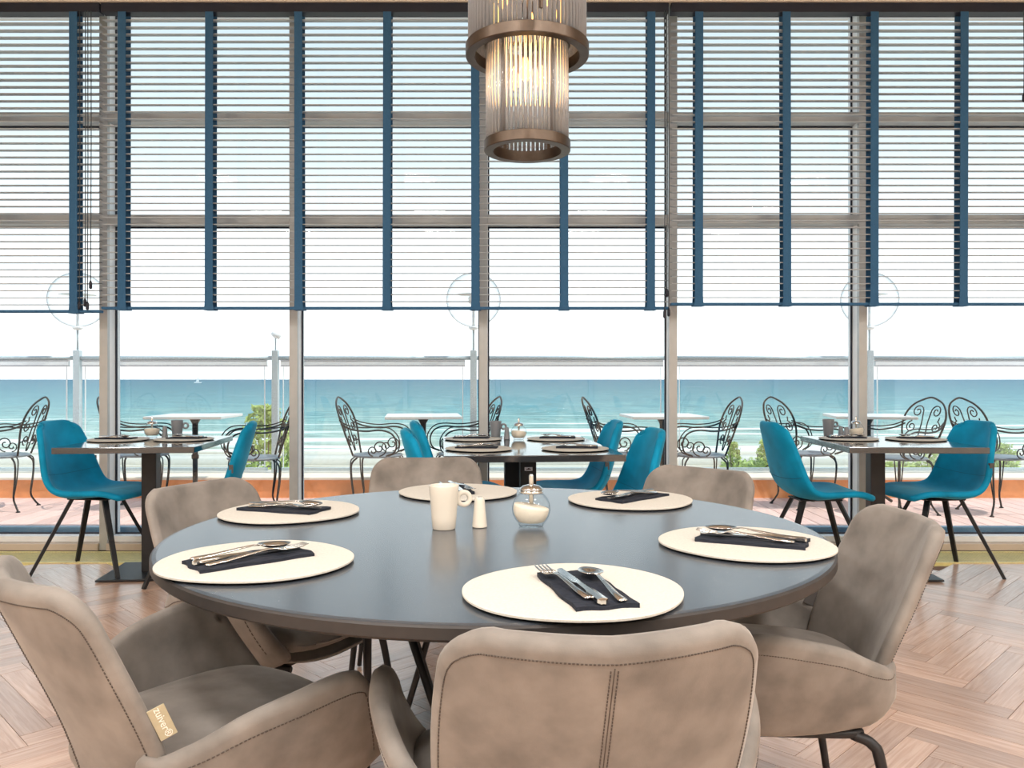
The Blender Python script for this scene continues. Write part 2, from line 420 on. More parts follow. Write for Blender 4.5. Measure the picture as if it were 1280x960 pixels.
# windows: bays between deep mullions; each bay is three panes high
MX = [-2.63+1.2225*k for k in range(-2, 7)]
MX[0] = XL+0.03; MX[-1] = XR-0.03
FW = 0.052; FD = 0.17
Z0, ZT1, ZT2, Z3 = 0.0, 2.13, 2.79, 3.54
for k in range(len(MX)-1):
    a, b = MX[k], MX[k+1]
    w = tag(empty('window_%d' % (k+1), ((a+b)/2, YW, 0)), 'tall aluminium window bay, %s from the left side wall' % ['first', 'second', 'third', 'fourth', 'fifth', 'sixth', 'seventh', 'eighth'][k], kind='structure')
    cx = (a+b)/2; hw = (b-a)/2
    # mullion on the left of the bay: aluminium nose towards the room, pale deep body behind
    MB().box(-hw-FW/2, -hw+FW/2, 0.0, 0.03, Z0, Z3).build('mullion', frame_alu, w)
    MB().box(-hw-FW/2, -hw+FW/2, 0.03, FD, Z0, Z3).build('mullion_body', frame_pale, w)
    if k == len(MX)-2:
        MB().box(hw-FW/2, hw+FW/2, 0.0, FD, Z0, Z3).build('mullion', frame_alu, w)
    l, r = -hw+FW/2, hw-FW/2
    for zc in (ZT1, ZT2):
        MB().box(l, r, 0.0, FD-0.03, zc-0.03, zc+0.03, 0.004).build('transom', frame_alu, w)
    MB().box(l, r, 0.0, FD, Z3-0.05, Z3).build('head_frame', frame_pale, w)
    MB().box(l, r, -0.02, FD, 0.0, 0.045, 0.004).build('sill_base', sill_tan, w); MB().box(l, r, 0.03, FD, 0.0455, 0.085, 0.004).build('sill_frame', frame_pale, w)
    # slim gasket line beside the panes, then the panes
    for (za, zb) in ((0.085, ZT1-0.03), (ZT1+0.03, ZT2-0.03), (ZT2+0.03, Z3-0.05)):
        yy = FD-0.055
        p = MB().box(l+0.003, r-0.003, yy, yy+0.012, za+0.003, zb-0.003).build('pane', window_glass, w)
        MB().box(l, l+0.010, yy-0.012, yy, za, zb).box(r-0.010, r, yy-0.012, yy, za, zb).box(l+0.010, r-0.010, yy-0.012, yy, za, za+0.010).box(l+0.010, r-0.010, yy-0.012, yy, zb-0.010, zb).build('gasket', rail_dark, w)
tag(MB().box(XL, XR, YW+FD, YW+FD+0.16, -0.16, 0.030).box(XL, XR, YW+FD+0.03, YW+FD+0.09, 0.030, 0.112, 0.004).build('trim_3', band_blue), 'blue grey metal threshold outside the windows', kind='structure')

# ------------------------------------------------------------------ outdoors: terrace, beach, sea
TZ = -0.02
deck = tag(MB().box(-7.5, 7.5, 5.53, 7.62, -0.20, TZ-0.03).build('terrace_deck', subfloor_mat), 'pinkish timber decking of the terrace outside', kind='structure')
bw = 0.142
board = MB().box(-1.06, 1.06, -bw/2+0.003, bw/2-0.003, -0.028, 0.0, 0.003).mesh('deck_board'); board.materials.append(deck_mat)
for k in range(int(13.0/bw)):
    o = bpy.data.objects.new('deck_board', board); COL.objects.link(o); o.parent = deck
    o.location = (-6.5+k*bw, 5.53+1.04, TZ); o.rotation_euler = (0, 0, PI/2)
ld = tag(MB().box(-7.5, 7.5, 7.62, 8.25, -0.2, 0.15).build('terrace_ledge', terracotta), 'low terracotta ledge along the edge of the terrace', kind='structure')
MB().box(-7.5, 7.5, 7.60, 8.27, 0.15, 0.175, 0.006).build('ledge_cap', ledge_cap, ld)

# balustrade
RY = 8.0
bal = tag(empty('glass_balustrade', (0, RY, 0.175)), 'glass balustrade with pale metal posts and rail along the terrace edge', 'balustrade')
posts = [px(97, RY)+1.96*k for k in range(-1, 6)]
for xp in posts:
    MB().box(xp-0.032, xp+0.032, -0.032, 0.032, 0.0, 1.21, 0.005).build('post', galv, bal, False)
for a, b in zip(posts, posts[1:]):
    a += 0.032; b -= 0.032
    MB().tube([(a, -0.0, 1.135), (b, -0.0, 1.135)], 0.021, 10).build('top_rail', galv, bal, True)
    MB().box(a+0.02, b-0.05, -0.018, 0.018, 1.060, 1.104, 0.003).build('glazing_bar', white_metal, bal)
    MB().box(a+0.02, b-0.05, -0.020, 0.020, 1.052, 1.059).build('glazing_gasket', rail_dark, bal); MB().box(a+0.02, b-0.05, -0.020, 0.020, 1.105, 1.112).build('glazing_gasket', rail_dark, bal)
    MB().box(a+0.02, b-0.05, -0.018, 0.018, 0.02, 0.05, 0.003).build('bottom_bar', galv, bal)
    MB().box(a+0.05, b-0.08, -0.005, 0.005, 0.05, 1.049).build('glass_panel', rail_glass, bal)
    for xe in (a+0.041, b-0.079): MB().box(xe, xe+0.008, -0.006, 0.006, 0.05, 1.049).build('panel_edge', white_metal, bal)
# globe lanterns on three posts
wh = {1: 'left', 3: 'centre', 5: 'right'}
for pi_, who in ((1, 'behind the leftmost teal chair'), (3, 'beside the middle window post'), (5, 'beyond the right window table')):
    xp = posts[pi_]
    ln = tag(empty('globe_lantern', (xp, RY, 1.387)), 'clear glass globe lantern on the railing post %s' % who, 'lantern', 'globe lanterns on the railing')
    MB().tube([(0, 0, 0), (0, 0, 0.21)], 0.012, 8).build('stem', galv, ln, True)
    MB().lathe([(0.03, 0.20), (0.05, 0.215), (0.05, 0.235)], 16).build('collar', white_metal, ln, True)
    R = 0.27; zc = 0.235+R-0.006
    MB().lathe([(R*math.sin(t), zc-R*math.cos(t)) for t in [0.2+(PI-0.21)*i/24 for i in range(25)]], 32, cap0=False).build('globe', globe_glass, ln, True)
    MB().tube([(0, 0, 0.23), (0, 0, zc-0.05)], 0.014, 8).build('lamp_holder', white_metal, ln, True)
    MB().lathe([(0.015, zc-0.06), (0.05, zc-0.03), (0.055, zc+0.02), (0.02, zc+0.05)], 16).build('bulb', white_metal, ln, True)
    MB().lathe([(0.0015, zc+0.075), (0.12, zc+0.055), (0.17, zc+0.05), (0.12, zc+0.062), (0.0015, zc+0.085)], 24).build('reflector', white_metal, ln, True)
for pi_, who in ((2, 'left'), (4, 'right')):
    xp = posts[pi_]
    sp = tag(empty('spotlight', (xp, RY, 1.387)), 'small pale spotlight on a thin stem, on the %s plain railing post' % who, 'spotlight', 'spotlights on the railing')
    MB().tube([(0, 0, 0), (0, 0, 0.13)], 0.009, 8).build('stem', galv, sp, True)
    MB().tube([(-0.035, 0, 0.17), (0.0, 0, 0.155), (0.045, 0, 0.135)], [0.022, 0.036, 0.03], 12).build('head', white_metal, sp, True)

# ground falling away to the beach
def strip(name, pts, m, label, x=260):
    """profile of (y, z) swept across x"""
    vs = []; fs = []
    nx = 40
    for (y, z) in pts:
        for i in range(nx+1): vs.append((-x+2*x*i/nx, y, z))
    for a in range(len(pts)-1):
        for i in range(nx): fs.append((a*(nx+1)+i, a*(nx+1)+i+1, (a+1)*(nx+1)+i+1, (a+1)*(nx+1)+i))
    return tag(MB().add(vs, fs).build(name, m, None, True), label, kind='structure')
sand = bpy.data.materials.new('sand'); sand.use_nodes = True
N = sand.node_tree.nodes; K = sand.node_tree.links
co = N.new('ShaderNodeTexCoord'); mp = N.new('ShaderNodeMapping'); mp.inputs['Scale'].default_value = (0.05, 0.4, 1)
nz = N.new('ShaderNodeTexNoise'); nz.inputs['Scale'].default_value = 1.0; nz.inputs['Detail'].default_value = 6
r = N.new('ShaderNodeValToRGB'); r.color_ramp.elements[0].color = L(150, 140, 118); r.color_ramp.elements[1].color = L(206, 198, 182)
r.color_ramp.elements[0].position = 0.32; r.color_ramp.elements[1].position = 0.52
K.new(co.outputs['Object'], mp.inputs[0]); K.new(mp.outputs[0], nz.inputs['Vector']); K.new(nz.outputs[0], r.inputs[0]); K.new(r.outputs[0], N['Principled BSDF'].inputs['Base Color'])
N['Principled BSDF'].inputs['Roughness'].default_value = 0.9
SEA = -6.0
strip('dune_ground', [(8.3, -4.0), (20, -4.6), (40, -5.3), (56, -5.6), (64, -5.7)], sand, 'sandy slope below the terrace')
strip('promenade', [(64, -5.7), (64, -5.25), (68, -5.25), (68, -5.8)], concrete, 'pale concrete promenade along the beach')
strip('beach', [(68, -5.75), (78, -5.95), (90, -6.3)], sand, 'wet sand beach at the waterline')

sea_m = bpy.data.materials.new('sea_water'); sea_m.use_nodes = True
N = sea_m.node_tree.nodes; K = sea_m.node_tree.links; b = N['Principled BSDF']
co = N.new('ShaderNodeTexCoord'); sp_ = N.new('ShaderNodeSeparateXYZ'); K.new(co.outputs['Object'], sp_.inputs[0])
dv = N.new('ShaderNodeMath'); dv.operation = 'DIVIDE'; dv.inputs[0].default_value = 70.0; K.new(sp_.outputs['Y'], dv.inputs[1])   # 70 m / distance offshore: depth of water
mpn = N.new('ShaderNodeMapping'); mpn.inputs['Scale'].default_value = (0.012, 0.05, 1); K.new(co.outputs['Object'], mpn.inputs[0])
n1 = N.new('ShaderNodeTexNoise'); n1.inputs['Scale'].default_value = 1.0; n1.inputs['Detail'].default_value = 5; K.new(mpn.outputs[0], n1.inputs['Vector'])
ad = N.new('ShaderNodeMath'); ad.operation = 'MULTIPLY_ADD'; ad.inputs[1].default_value = 0.22; K.new(n1.outputs[0], ad.inputs[0]); K.new(dv.outputs[0], ad.inputs[2])
sb = N.new('ShaderNodeMath'); sb.operation = 'SUBTRACT'; sb.inputs[1].default_value = 0.11; K.new(ad.outputs[0], sb.inputs[0])
r = N.new('ShaderNodeValToRGB'); el = r.color_ramp.elements
el[0].position = 0.0; el[0].color = L(66, 110, 130)
el[1].position = 1.0; el[1].color = L(176, 180, 158)
for p_, c_ in ((0.12, L(80, 126, 138)), (0.30, L(102, 146, 152)), (0.5, L(132, 164, 160)), (0.72, L(158, 176, 166))):
    q = el.new(p_); q.color = c_
K.new(sb.outputs[0], r.inputs[0])
# breaking waves: stretched noise bands, only in the shallows
mpw = N.new('ShaderNodeMapping'); mpw.inputs['Scale'].default_value = (0.016, 0.15, 1); K.new(co.outputs['Object'], mpw.inputs[0])
n2 = N.new('ShaderNodeTexNoise'); n2.inputs['Scale'].default_value = 1.0; n2.inputs['Detail'].default_value = 7; n2.inputs['Distortion'].default_value = 0.6; K.new(mpw.outputs[0], n2.inputs['Vector'])
sh = N.new('ShaderNodeMapRange'); sh.inputs[1].default_value = 0.28; sh.inputs[2].default_value = 0.95; sh.inputs[3].default_value = 0.70; sh.inputs[4].default_value = 0.42; K.new(dv.outputs[0], sh.inputs[0])
gt = N.new('ShaderNodeMath'); gt.operation = 'SUBTRACT'; K.new(n2.outputs[0], gt.inputs[0]); K.new(sh.outputs[0], gt.inputs[1])
fm = N.new('ShaderNodeMapRange'); fm.inputs[1].default_value = 0.0; fm.inputs[2].default_value = 0.07; K.new(gt.outputs[0], fm.inputs[0])
# ripples
mpr = N.new('ShaderNodeMapping'); mpr.inputs['Scale'].default_value = (0.14, 0.45, 1); K.new(co.outputs['Object'], mpr.inputs[0])
n3 = N.new('ShaderNodeTexNoise'); n3.inputs['Scale'].default_value = 1.0; n3.inputs['Detail'].default_value = 10; n3.inputs['Roughness'].default_value = 0.66; K.new(mpr.outputs[0], n3.inputs['Vector'])
hv = N.new('ShaderNodeHueSaturation'); mr3 = N.new('ShaderNodeMapRange'); mr3.inputs[1].default_value = 0.3; mr3.inputs[2].default_value = 0.7; mr3.inputs[3].default_value = 0.50; mr3.inputs[4].default_value = 1.40
K.new(n3.outputs[0], mr3.inputs[0]); K.new(mr3.outputs[0], hv.inputs['Value']); K.new(r.outputs[0], hv.inputs['Color'])
mx = N.new('ShaderNodeMixRGB'); mx.inputs[2].default_value = L(232, 236, 230); K.new(fm.outputs[0], mx.inputs[0]); K.new(hv.outputs[0], mx.inputs[1])
K.new(mx.outputs[0], b.inputs['Base Color'])
b.inputs['Roughness'].default_value = 0.75; b.inputs['Specular IOR Level'].default_value = 0.08
vs = [(-30000, 76, SEA), (30000, 76, SEA), (30000, 30000, SEA), (-30000, 30000, SEA)]
tag(MB().add(vs, [(0, 1, 2, 3)]).build('sea', sea_m), 'blue green sea reaching to the horizon', kind='structure')

# tiny sailing boat
d = 1500.0
bt = tag(empty('sailing_boat', (px(247, d), d, SEA)), 'tiny white sailing boat far out on the sea, left', 'boat')
MB().add([(-6, 0, 0.0), (6, 0, 0.0), (8, 0, 2), (-7, 0, 2), (-6, 2, 0), (6, 2, 0), (8, 2.4, 2), (-7, 2.4, 2)], [(0, 1, 2, 3), (4, 5, 6, 7), (3, 2, 6, 7), (0, 3, 7, 4), (1, 2, 6, 5), (0, 1, 5, 4)]).build('hull', sail_white, bt)
MB().add([(-4, 1, 2.4), (2, 1, 2.4), (1.6, 1, 14), (-4, 1.3, 2.4), (2, 1.3, 2.4), (1.6, 1.3, 14)], [(0, 1, 2), (3, 4, 5), (0, 1, 4, 3), (1, 2, 5, 4), (0, 2, 5, 3)]).build('sail', sail_white, bt)

# shrubs on the slope
def shrub(name, label, x, y, ztop, h, w, nleaf, seed, ls=0.09):
    rnd = random.Random(seed)
    t = tag(empty(name, (x, y, ztop-h)), label, 'bush', 'shrubs below the terrace')
    mb = MB()
    for s_ in range(7):
        a = rnd.uniform(0, 2*PI); q = rnd.uniform(0.1, 0.75)
        mb.tube(smooth_pts([(0.05*math.cos(a), 0.05*math.sin(a), 0), (q*w*0.25*math.cos(a), q*w*0.25*math.sin(a), h*0.5), (q*w*0.45*math.cos(a), q*w*0.45*math.sin(a), h*rnd.uniform(0.8, 0.95))], 4), [0.02]*4+[0.013]*4+[0.006], 5)
    mb.build('stem', bark, t, True)
    mb = MB()
    for i in range(nleaf):
        a = rnd.uniform(0, 2*PI); zz = rnd.random()**0.7; rr = w/2*math.sqrt(rnd.random())*(1-0.75*zz**2.2)
        lump = 1+0.35*math.sin(a*3+seed)*math.sin(zz*5+seed)
        c = Vector((rr*lump*math.cos(a), rr*lump*math.sin(a)*0.6, h*(0.15+0.85*zz)))
        u = Vector((rnd.gauss(0, 1), rnd.gauss(0, 1), rnd.gauss(0, 0.7))).normalized(); v = u.orthogonal().normalized(); n = u.cross(v)*0.2
        s_ = ls*rnd.uniform(0.6, 1.3)
        mb.add([c-u*s_, c+v*s_*0.4+n*s_, c+u*s_, c-v*s_*0.4+n*s_], [(0, 1, 2, 3)])
    f = mb.build('foliage', leaf_mat, t, False); tag(f, kind='stuff')
    return t
shrub('dune_shrub', 'pale yellow green shrub beyond the railing, behind the left window table', px(332, 20), 20, pz(508, 20), 3.6, 1.9, 1500, 3, 0.10)
shrub('dune_shrub', 'lower pale green shrub right of the tall one, beside the left iron chair', px(362, 21), 21, pz(535, 21), 3.0, 1.0, 700, 4, 0.09)
shrub('dune_shrub', 'small green shrub beyond the railing, left one of the pair behind the right window table', px(917, 26), 26, pz(553, 26), 2.4, 0.8, 600, 5, 0.09)
shrub('dune_shrub', 'green shrub beyond the railing, right one of the pair behind the right window table', px(958, 27), 27, pz(549, 27), 2.6, 1.2, 900, 6, 0.09)
shrub('dune_shrub', 'low green shrub beyond the railing, behind the chair at the right table', px(1170, 26), 26, pz(552, 26), 2.4, 1.8, 900, 8, 0.09)
shrub('dune_shrub', 'low green shrub beyond the railing at the far right', px(1255, 27), 27, pz(555, 27), 2.4, 1.6, 800, 9, 0.09)
for k, (xa, xb, y_) in enumerate(((905, 995, 580), (1095, 1150, 581), (1180, 1270, 579))):
    d = 50.0; w = (xb-xa)*d/F_PX
    mb = MB(); rnd = random.Random(20+k)
    for i in range(1100):
        c = Vector((rnd.uniform(-w/2, w/2), rnd.uniform(-0.5, 0.5), abs(rnd.gauss(0, 0.25))+0.05))
        u = Vector((rnd.gauss(0, 1), rnd.gauss(0, 1), rnd.gauss(0, 0.8))).normalized(); v = u.orthogonal().normalized(); s_ = rnd.uniform(0.10, 0.2)
        mb.add([c-u*s_, c+v*s_*0.5, c+u*s_, c-v*s_*0.5], [(0, 1, 2, 3)])
    o = mb.build('beach_hedge', leaf_mat); o.location = (px((xa+xb)/2, d), d, pz(y_+8, d))
    tag(o, 'low green strip of dune grass near the promenade, %s of three' % ['left', 'middle', 'right'][k], 'hedge', 'dune grass strips')

# ------------------------------------------------------------------ wrought-iron terrace furniture
def spiral(cx, cy, r0, r1, a0, turns, n=22):
    return [(cx+(r0+(r1-r0)*t)*math.cos(a0+2*PI*turns*t), cy+(r0+(r1-r0)*t)*math.sin(a0+2*PI*turns*t)) for t in [i/n for i in range(n+1)]]
def make_iron_chair():
    t = empty('garden_chair')
    def bk(x, z): return Vector((x, -0.19-0.30*(z-0.48)-0.05*max(0, z-0.7)+0.35*x*x, z))
    hwb = [(0.47, 0.13), (0.56, 0.16), (0.68, 0.205), (0.80, 0.215), (0.90, 0.16), (0.955, 0.06)]
    out = [bk(-interp(hwb, z), z) for z in (0.47, 0.52, 0.58, 0.64, 0.70, 0.76, 0.82, 0.87, 0.91, 0.94)]+[bk(0, 0.965)]
    out = out+[Vector((-p.x, p.y, p.z)) for p in reversed(out[:-1])]
    MB().tube(smooth_pts(out, 3), 0.0085, 6).build('back_frame', iron, t, True)
    mb = MB()
    for s in (-1, 1):
        sp1 = [bk(s*x, z) for x, z in spiral(0.095, 0.845, 0.055, 0.012, PI*0.95, -1.4)]
        sp2 = [bk(s*x, z) for x, z in spiral(0.125, 0.715, 0.05, 0.012, PI*0.45, -1.4)]
        mb.tube(smooth_pts([bk(s*0.01, 0.50), bk(s*0.035, 0.62), bk(s*0.03, 0.74), bk(s*0.035, 0.80)], 4)+sp1, 0.0055, 5)
        mb.tube(smooth_pts([bk(s*0.145, 0.80), bk(s*0.14, 0.775)], 2)+sp2, 0.0055, 5)
        mb.tube([bk(s*x, z) for x, z in spiral(0.08, 0.60, 0.045, 0.01, -PI*0.5, 1.3)], 0.0055, 5)
    mb.tube(smooth_pts([bk(-0.165, 0.58), bk(-0.08, 0.60), bk(0, 0.57), bk(0.08, 0.60), bk(0.165, 0.58)], 5), 0.0055, 5)
    mb.build('back_scrolls', iron, t, True)
    MB().lathe([(0.19, 0.452), (0.215, 0.456), (0.22, 0.468), (0.205, 0.475), (0.001, 0.472)], 24).build('seat', iron_seat, t, True)
    for s in (-1, 1):
        mb = MB()
        arm = [(s*0.20, -0.265, 0.74), (s*0.235, -0.17, 0.70), (s*0.26, -0.04, 0.685), (s*0.27, 0.09, 0.695), (s*0.27, 0.185, 0.665), (s*0.265, 0.225, 0.59), (s*0.25, 0.205, 0.51), (s*0.225, 0.13, 0.475)]
        mb.tube(smooth_pts(arm, 5), 0.0075, 6)
        mb.tube(smooth_pts([(p[0], p[1]-0.015, p[2]+0.03) for p in arm[:3]]+[(s*0.27, 0.10, 0.722), (s*0.272, 0.19, 0.70), (s*0.268, 0.25, 0.62), (s*0.25, 0.235, 0.52), (s*0.225, 0.15, 0.475)], 5), 0.0055, 5)
        mb.tube([(s*0.24, y, z) for y, z in spiral(0.075, 0.545, 0.068, 0.012, -PI*0.5, 1.55, 28)], 0.006, 5)
        mb.tube([(s*0.24, y, z) for y, z in spiral(0.02, 0.52, 0.045, 0.01, -PI*0.5, -1.3, 22)], 0.0055, 5)
        mb.build('armrest', iron, t, True)
        for sy in (-1, 1):
            mb = MB()
            lg = [(s*0.14, sy*0.14, 0.455), (s*0.175, sy*0.18, 0.40), (s*0.175, sy*0.18, 0.28), (s*0.165, sy*0.165, 0.12), (s*0.18, sy*0.19, 0.05), (s*0.20, sy*0.215, 0.008)]
            mb.tube(smooth_pts(lg, 4), 0.008, 6)
            lg2 = [(s*0.12, sy*0.17, 0.455), (s*0.15, sy*0.195, 0.42), (s*0.16, sy*0.19, 0.28), (s*0.165, sy*0.168, 0.13)]
            mb.tube(smooth_pts(lg2, 4), 0.0055, 5)
            mb.lathe([(0.018, 0.0), (0.018, 0.006), (0.010, 0.012)], 10, (s*0.20, sy*0.215, 0.0))
            mb.build('leg', iron, t, True)
    return t
iron_spots = [
    (px(2, 6.95), 6.95, (-0.985, -0.15), 'black wrought iron garden chair at the far left edge of the terrace, facing left'),
    (px(178, 7.05), 7.05, (0.97, 0.22), 'black wrought iron garden chair left of the left terrace table, facing right'),
    (px(318, 6.75), 6.75, (-0.92, -0.38), 'black wrought iron garden chair right of the left terrace table, beside the yellow green shrub'),
    (px(472, 7.0), 7.0, (0.985, -0.08), 'black wrought iron garden chair left of the centre terrace table, scrolled arm towards the table'),
    (px(577, 7.1), 7.1, (-0.95, -0.3), 'black wrought iron garden chair right of the centre terrace table, behind the window post'),
    (px(778, 7.0), 7.0, (0.99, 0.10), 'black wrought iron garden chair behind the two right teal chairs of the middle table'),
    (px(875, 7.0), 7.0, (-0.985, -0.06), 'black wrought iron garden chair seen side on, right of the central window post'),
    (px(1007, 7.15), 7.15, (0.96, 0.26), 'black wrought iron garden chair behind the left teal chair of the right table'),
    (px(1124, 6.75), 6.75, (-0.94, -0.33), 'black wrought iron garden chair with oval back seen between the right table and window post'),
    (px(1246, 6.8), 6.8, (0.97, 0.16), 'black wrought iron garden chair at the far right edge of the terrace'),
]
ic = make_iron_chair(); CHILD[ic.name] = kids(ic)
for i, (x, y, f, lab) in enumerate(iron_spots):
    o = ic if i == 0 else copy_tree(ic)
    o.location = (x, y, TZ); o.rotation_euler = (0, 0, rzf(*f)); tag(o, lab, 'chair', 'wrought iron chairs on the terrace')
def make_terrace_table():
    t = empty('terrace_table')
    MB().box(-0.33, 0.33, -0.33, 0.33, 0.775, 0.80, 0.006).build('tabletop', stone_top, t)
    MB().lathe([(0.055, 0.775), (0.05, 0.765), (0.026, 0.72), (0.024, 0.45), (0.032, 0.44), (0.032, 0.41), (0.022, 0.40), (0.022, 0.08), (0.05, 0.05)], 14).build('pedestal', iron, t, True)
    for k in range(3):
        a = 2*PI*k/3+0.5
        MB().tube(smooth_pts([(0.02*math.cos(a), 0.02*math.sin(a), 0.10), (0.15*math.cos(a), 0.15*math.sin(a), 0.075), (0.26*math.cos(a), 0.26*math.sin(a), 0.014)], 4), 0.014, 6).build('foot', iron, t, True)
    return t
tt = make_terrace_table(); CHILD[tt.name] = kids(tt)
for i, (x, y, a, lab) in enumerate(((px(244, 7.25), 7.25, 0.05, 'white topped pedestal table on the terrace, behind the left window table'), (px(529, 7.25), 7.25, 0.12, 'white topped pedestal table on the terrace, behind the middle window table'),
                           (px(828, 7.25), 7.25, 0.05, 'white topped pedestal table on the terrace, cut by the central right window post'), (px(1085, 7.25), 7.25, -0.2, 'white topped pedestal table on the terrace, behind the right window table'))):
    o = tt if i == 0 else copy_tree(tt)
    o.location = (x, y, TZ); o.rotation_euler = (0, 0, a); tag(o, lab, 'table', 'terrace tables')

# ------------------------------------------------------------------ venetian blinds
BY = 5.03; SP = 0.0437
def blind(x0, x1, tapes, zbot, label, cords, tilt):
    w = x1-x0; cx = (x0+x1)/2
    t = tag(empty('venetian_blind', (cx, BY, zbot)), label, 'blind', 'venetian blinds')
    H = 3.385-zbot
    MB().box(-w/2, w/2, -0.032, 0.032, H-0.012, H+0.045, 0.003).build('headrail', rail_dark, t)
    MB().box(-w/2, w/2, -0.026, 0.026, 0.0, 0.016, 0.003).build('bottom_rail', tape_mat, t)
    # one slat: shallow curved strip
    vs = []; fs = []; n = 4; hwid = 0.025
    for s, dz in ((1, 0.0), (-1, -0.0042)):
        for xx in (-w/2+0.004, w/2-0.004):
            for k in range(n+1):
                q = -1+2*k/n
                vs.append((xx, q*hwid, 0.0022*(1-q*q)+dz))
    m1 = n+1
    for k in range(n):
        fs.append((k, k+1, m1+k+1, m1+k)); fs.append((2*m1+k, 3*m1+k, 3*m1+k+1, 2*m1+k+1))
    fs += [(0, m1, 3*m1, 2*m1), (n, 2*m1+n, 3*m1+n, m1+n)]
    sm = MB().add(vs, fs).mesh('slat'); sm.materials.append(slat_mat)
    z = 0.016+SP*0.8
    while z < H-0.03:
        o = link('slat', sm, None, t, None); o.location = (0, 0, z); o.rotation_euler = (tilt+random.uniform(-0.01, 0.01), 0, 0)
        z += SP
    rnd = random.Random(int(x0*100))
    for xt in tapes:
        xl = xt-cx
        lean = rnd.uniform(-0.006, 0.006)
        mb = MB()
        for yy in (-0.0345, 0.0335):
            mb.bar((xl+lean, yy, 0.0), (xl, yy, H-0.01), 0.0, 0.0)
            mb.v = mb.v[:-8]; mb.f = mb.f[:-6]
            n0 = []
            for (zz, wd, dx) in ((-0.004, 0.033, lean), (0.02, 0.027, lean), (0.06, 0.025, lean), (H-0.012, 0.025, 0)):
                n0 += [(xl+dx-wd, yy, zz), (xl+dx+wd, yy, zz), (xl+dx+wd, yy+0.001, zz), (xl+dx-wd, yy+0.001, zz)]
            f0 = []
            for k in range(3):
                for q in range(4): f0.append((k*4+q, k*4+(q+1) % 4, (k+1)*4+(q+1) % 4, (k+1)*4+q))
            f0 += [(0, 1, 2, 3), (12, 13, 14, 15)]
            mb.add(n0, f0)
        mb.box(xl+lean-0.033, xl+lean+0.033, -0.0335, 0.0345, -0.005, -0.001)
        mb.build('tape', tape_mat, t)
    for (xc, zl) in cords:
        c = MB().tube([(xc-cx, -0.045, zl-zbot), (xc-cx+0.003, -0.044, (H+zl-zbot)/2), (xc-cx, -0.040, H-0.01)], 0.0028, 5).build('cord', cord_mat, t, True)
        MB().lathe([(0.004, 0.0), (0.009, -0.012), (0.0095, -0.045), (0.003, -0.052)], 10, (xc-cx, -0.045, zl-zbot)).build('tassel', rail_dark, c, True)
    return t
bpx = lambda x: (x-640)*BY/F_PX
def bz(y): return CAM_H+(HOR-y)*BY/F_PX
TILT = math.radians(8)
blind(-4.9, bpx(127), [bpx(95)-0.545*k for k in (3, 2, 1, 0)], bz(391), 'grey venetian blind with blue tapes over the leftmost windows', [(bpx(104), bz(377)), (bpx(111), bz(374)), (bpx(114), bz(378)), (bpx(118), bz(352))], math.radians(4))
blind(bpx(129), bpx(835), [bpx(x) for x in (155.5, 264, 374.5, 485, 594, 704.5, 813)], bz(387), 'wide grey venetian blind with seven blue tapes over the middle windows', [(bpx(829), bz(388)), (bpx(832), bz(362)), (bpx(835)-0.004, bz(386))], TILT)
blind(bpx(838), 4.55, [bpx(x) for x in (872.5, 981, 1090.5, 1202, 1312, 1422)], bz(382), 'grey venetian blind with blue tapes over the right windows', [(bpx(1274), bz(120)), (bpx(1277), bz(112))], math.radians(6))

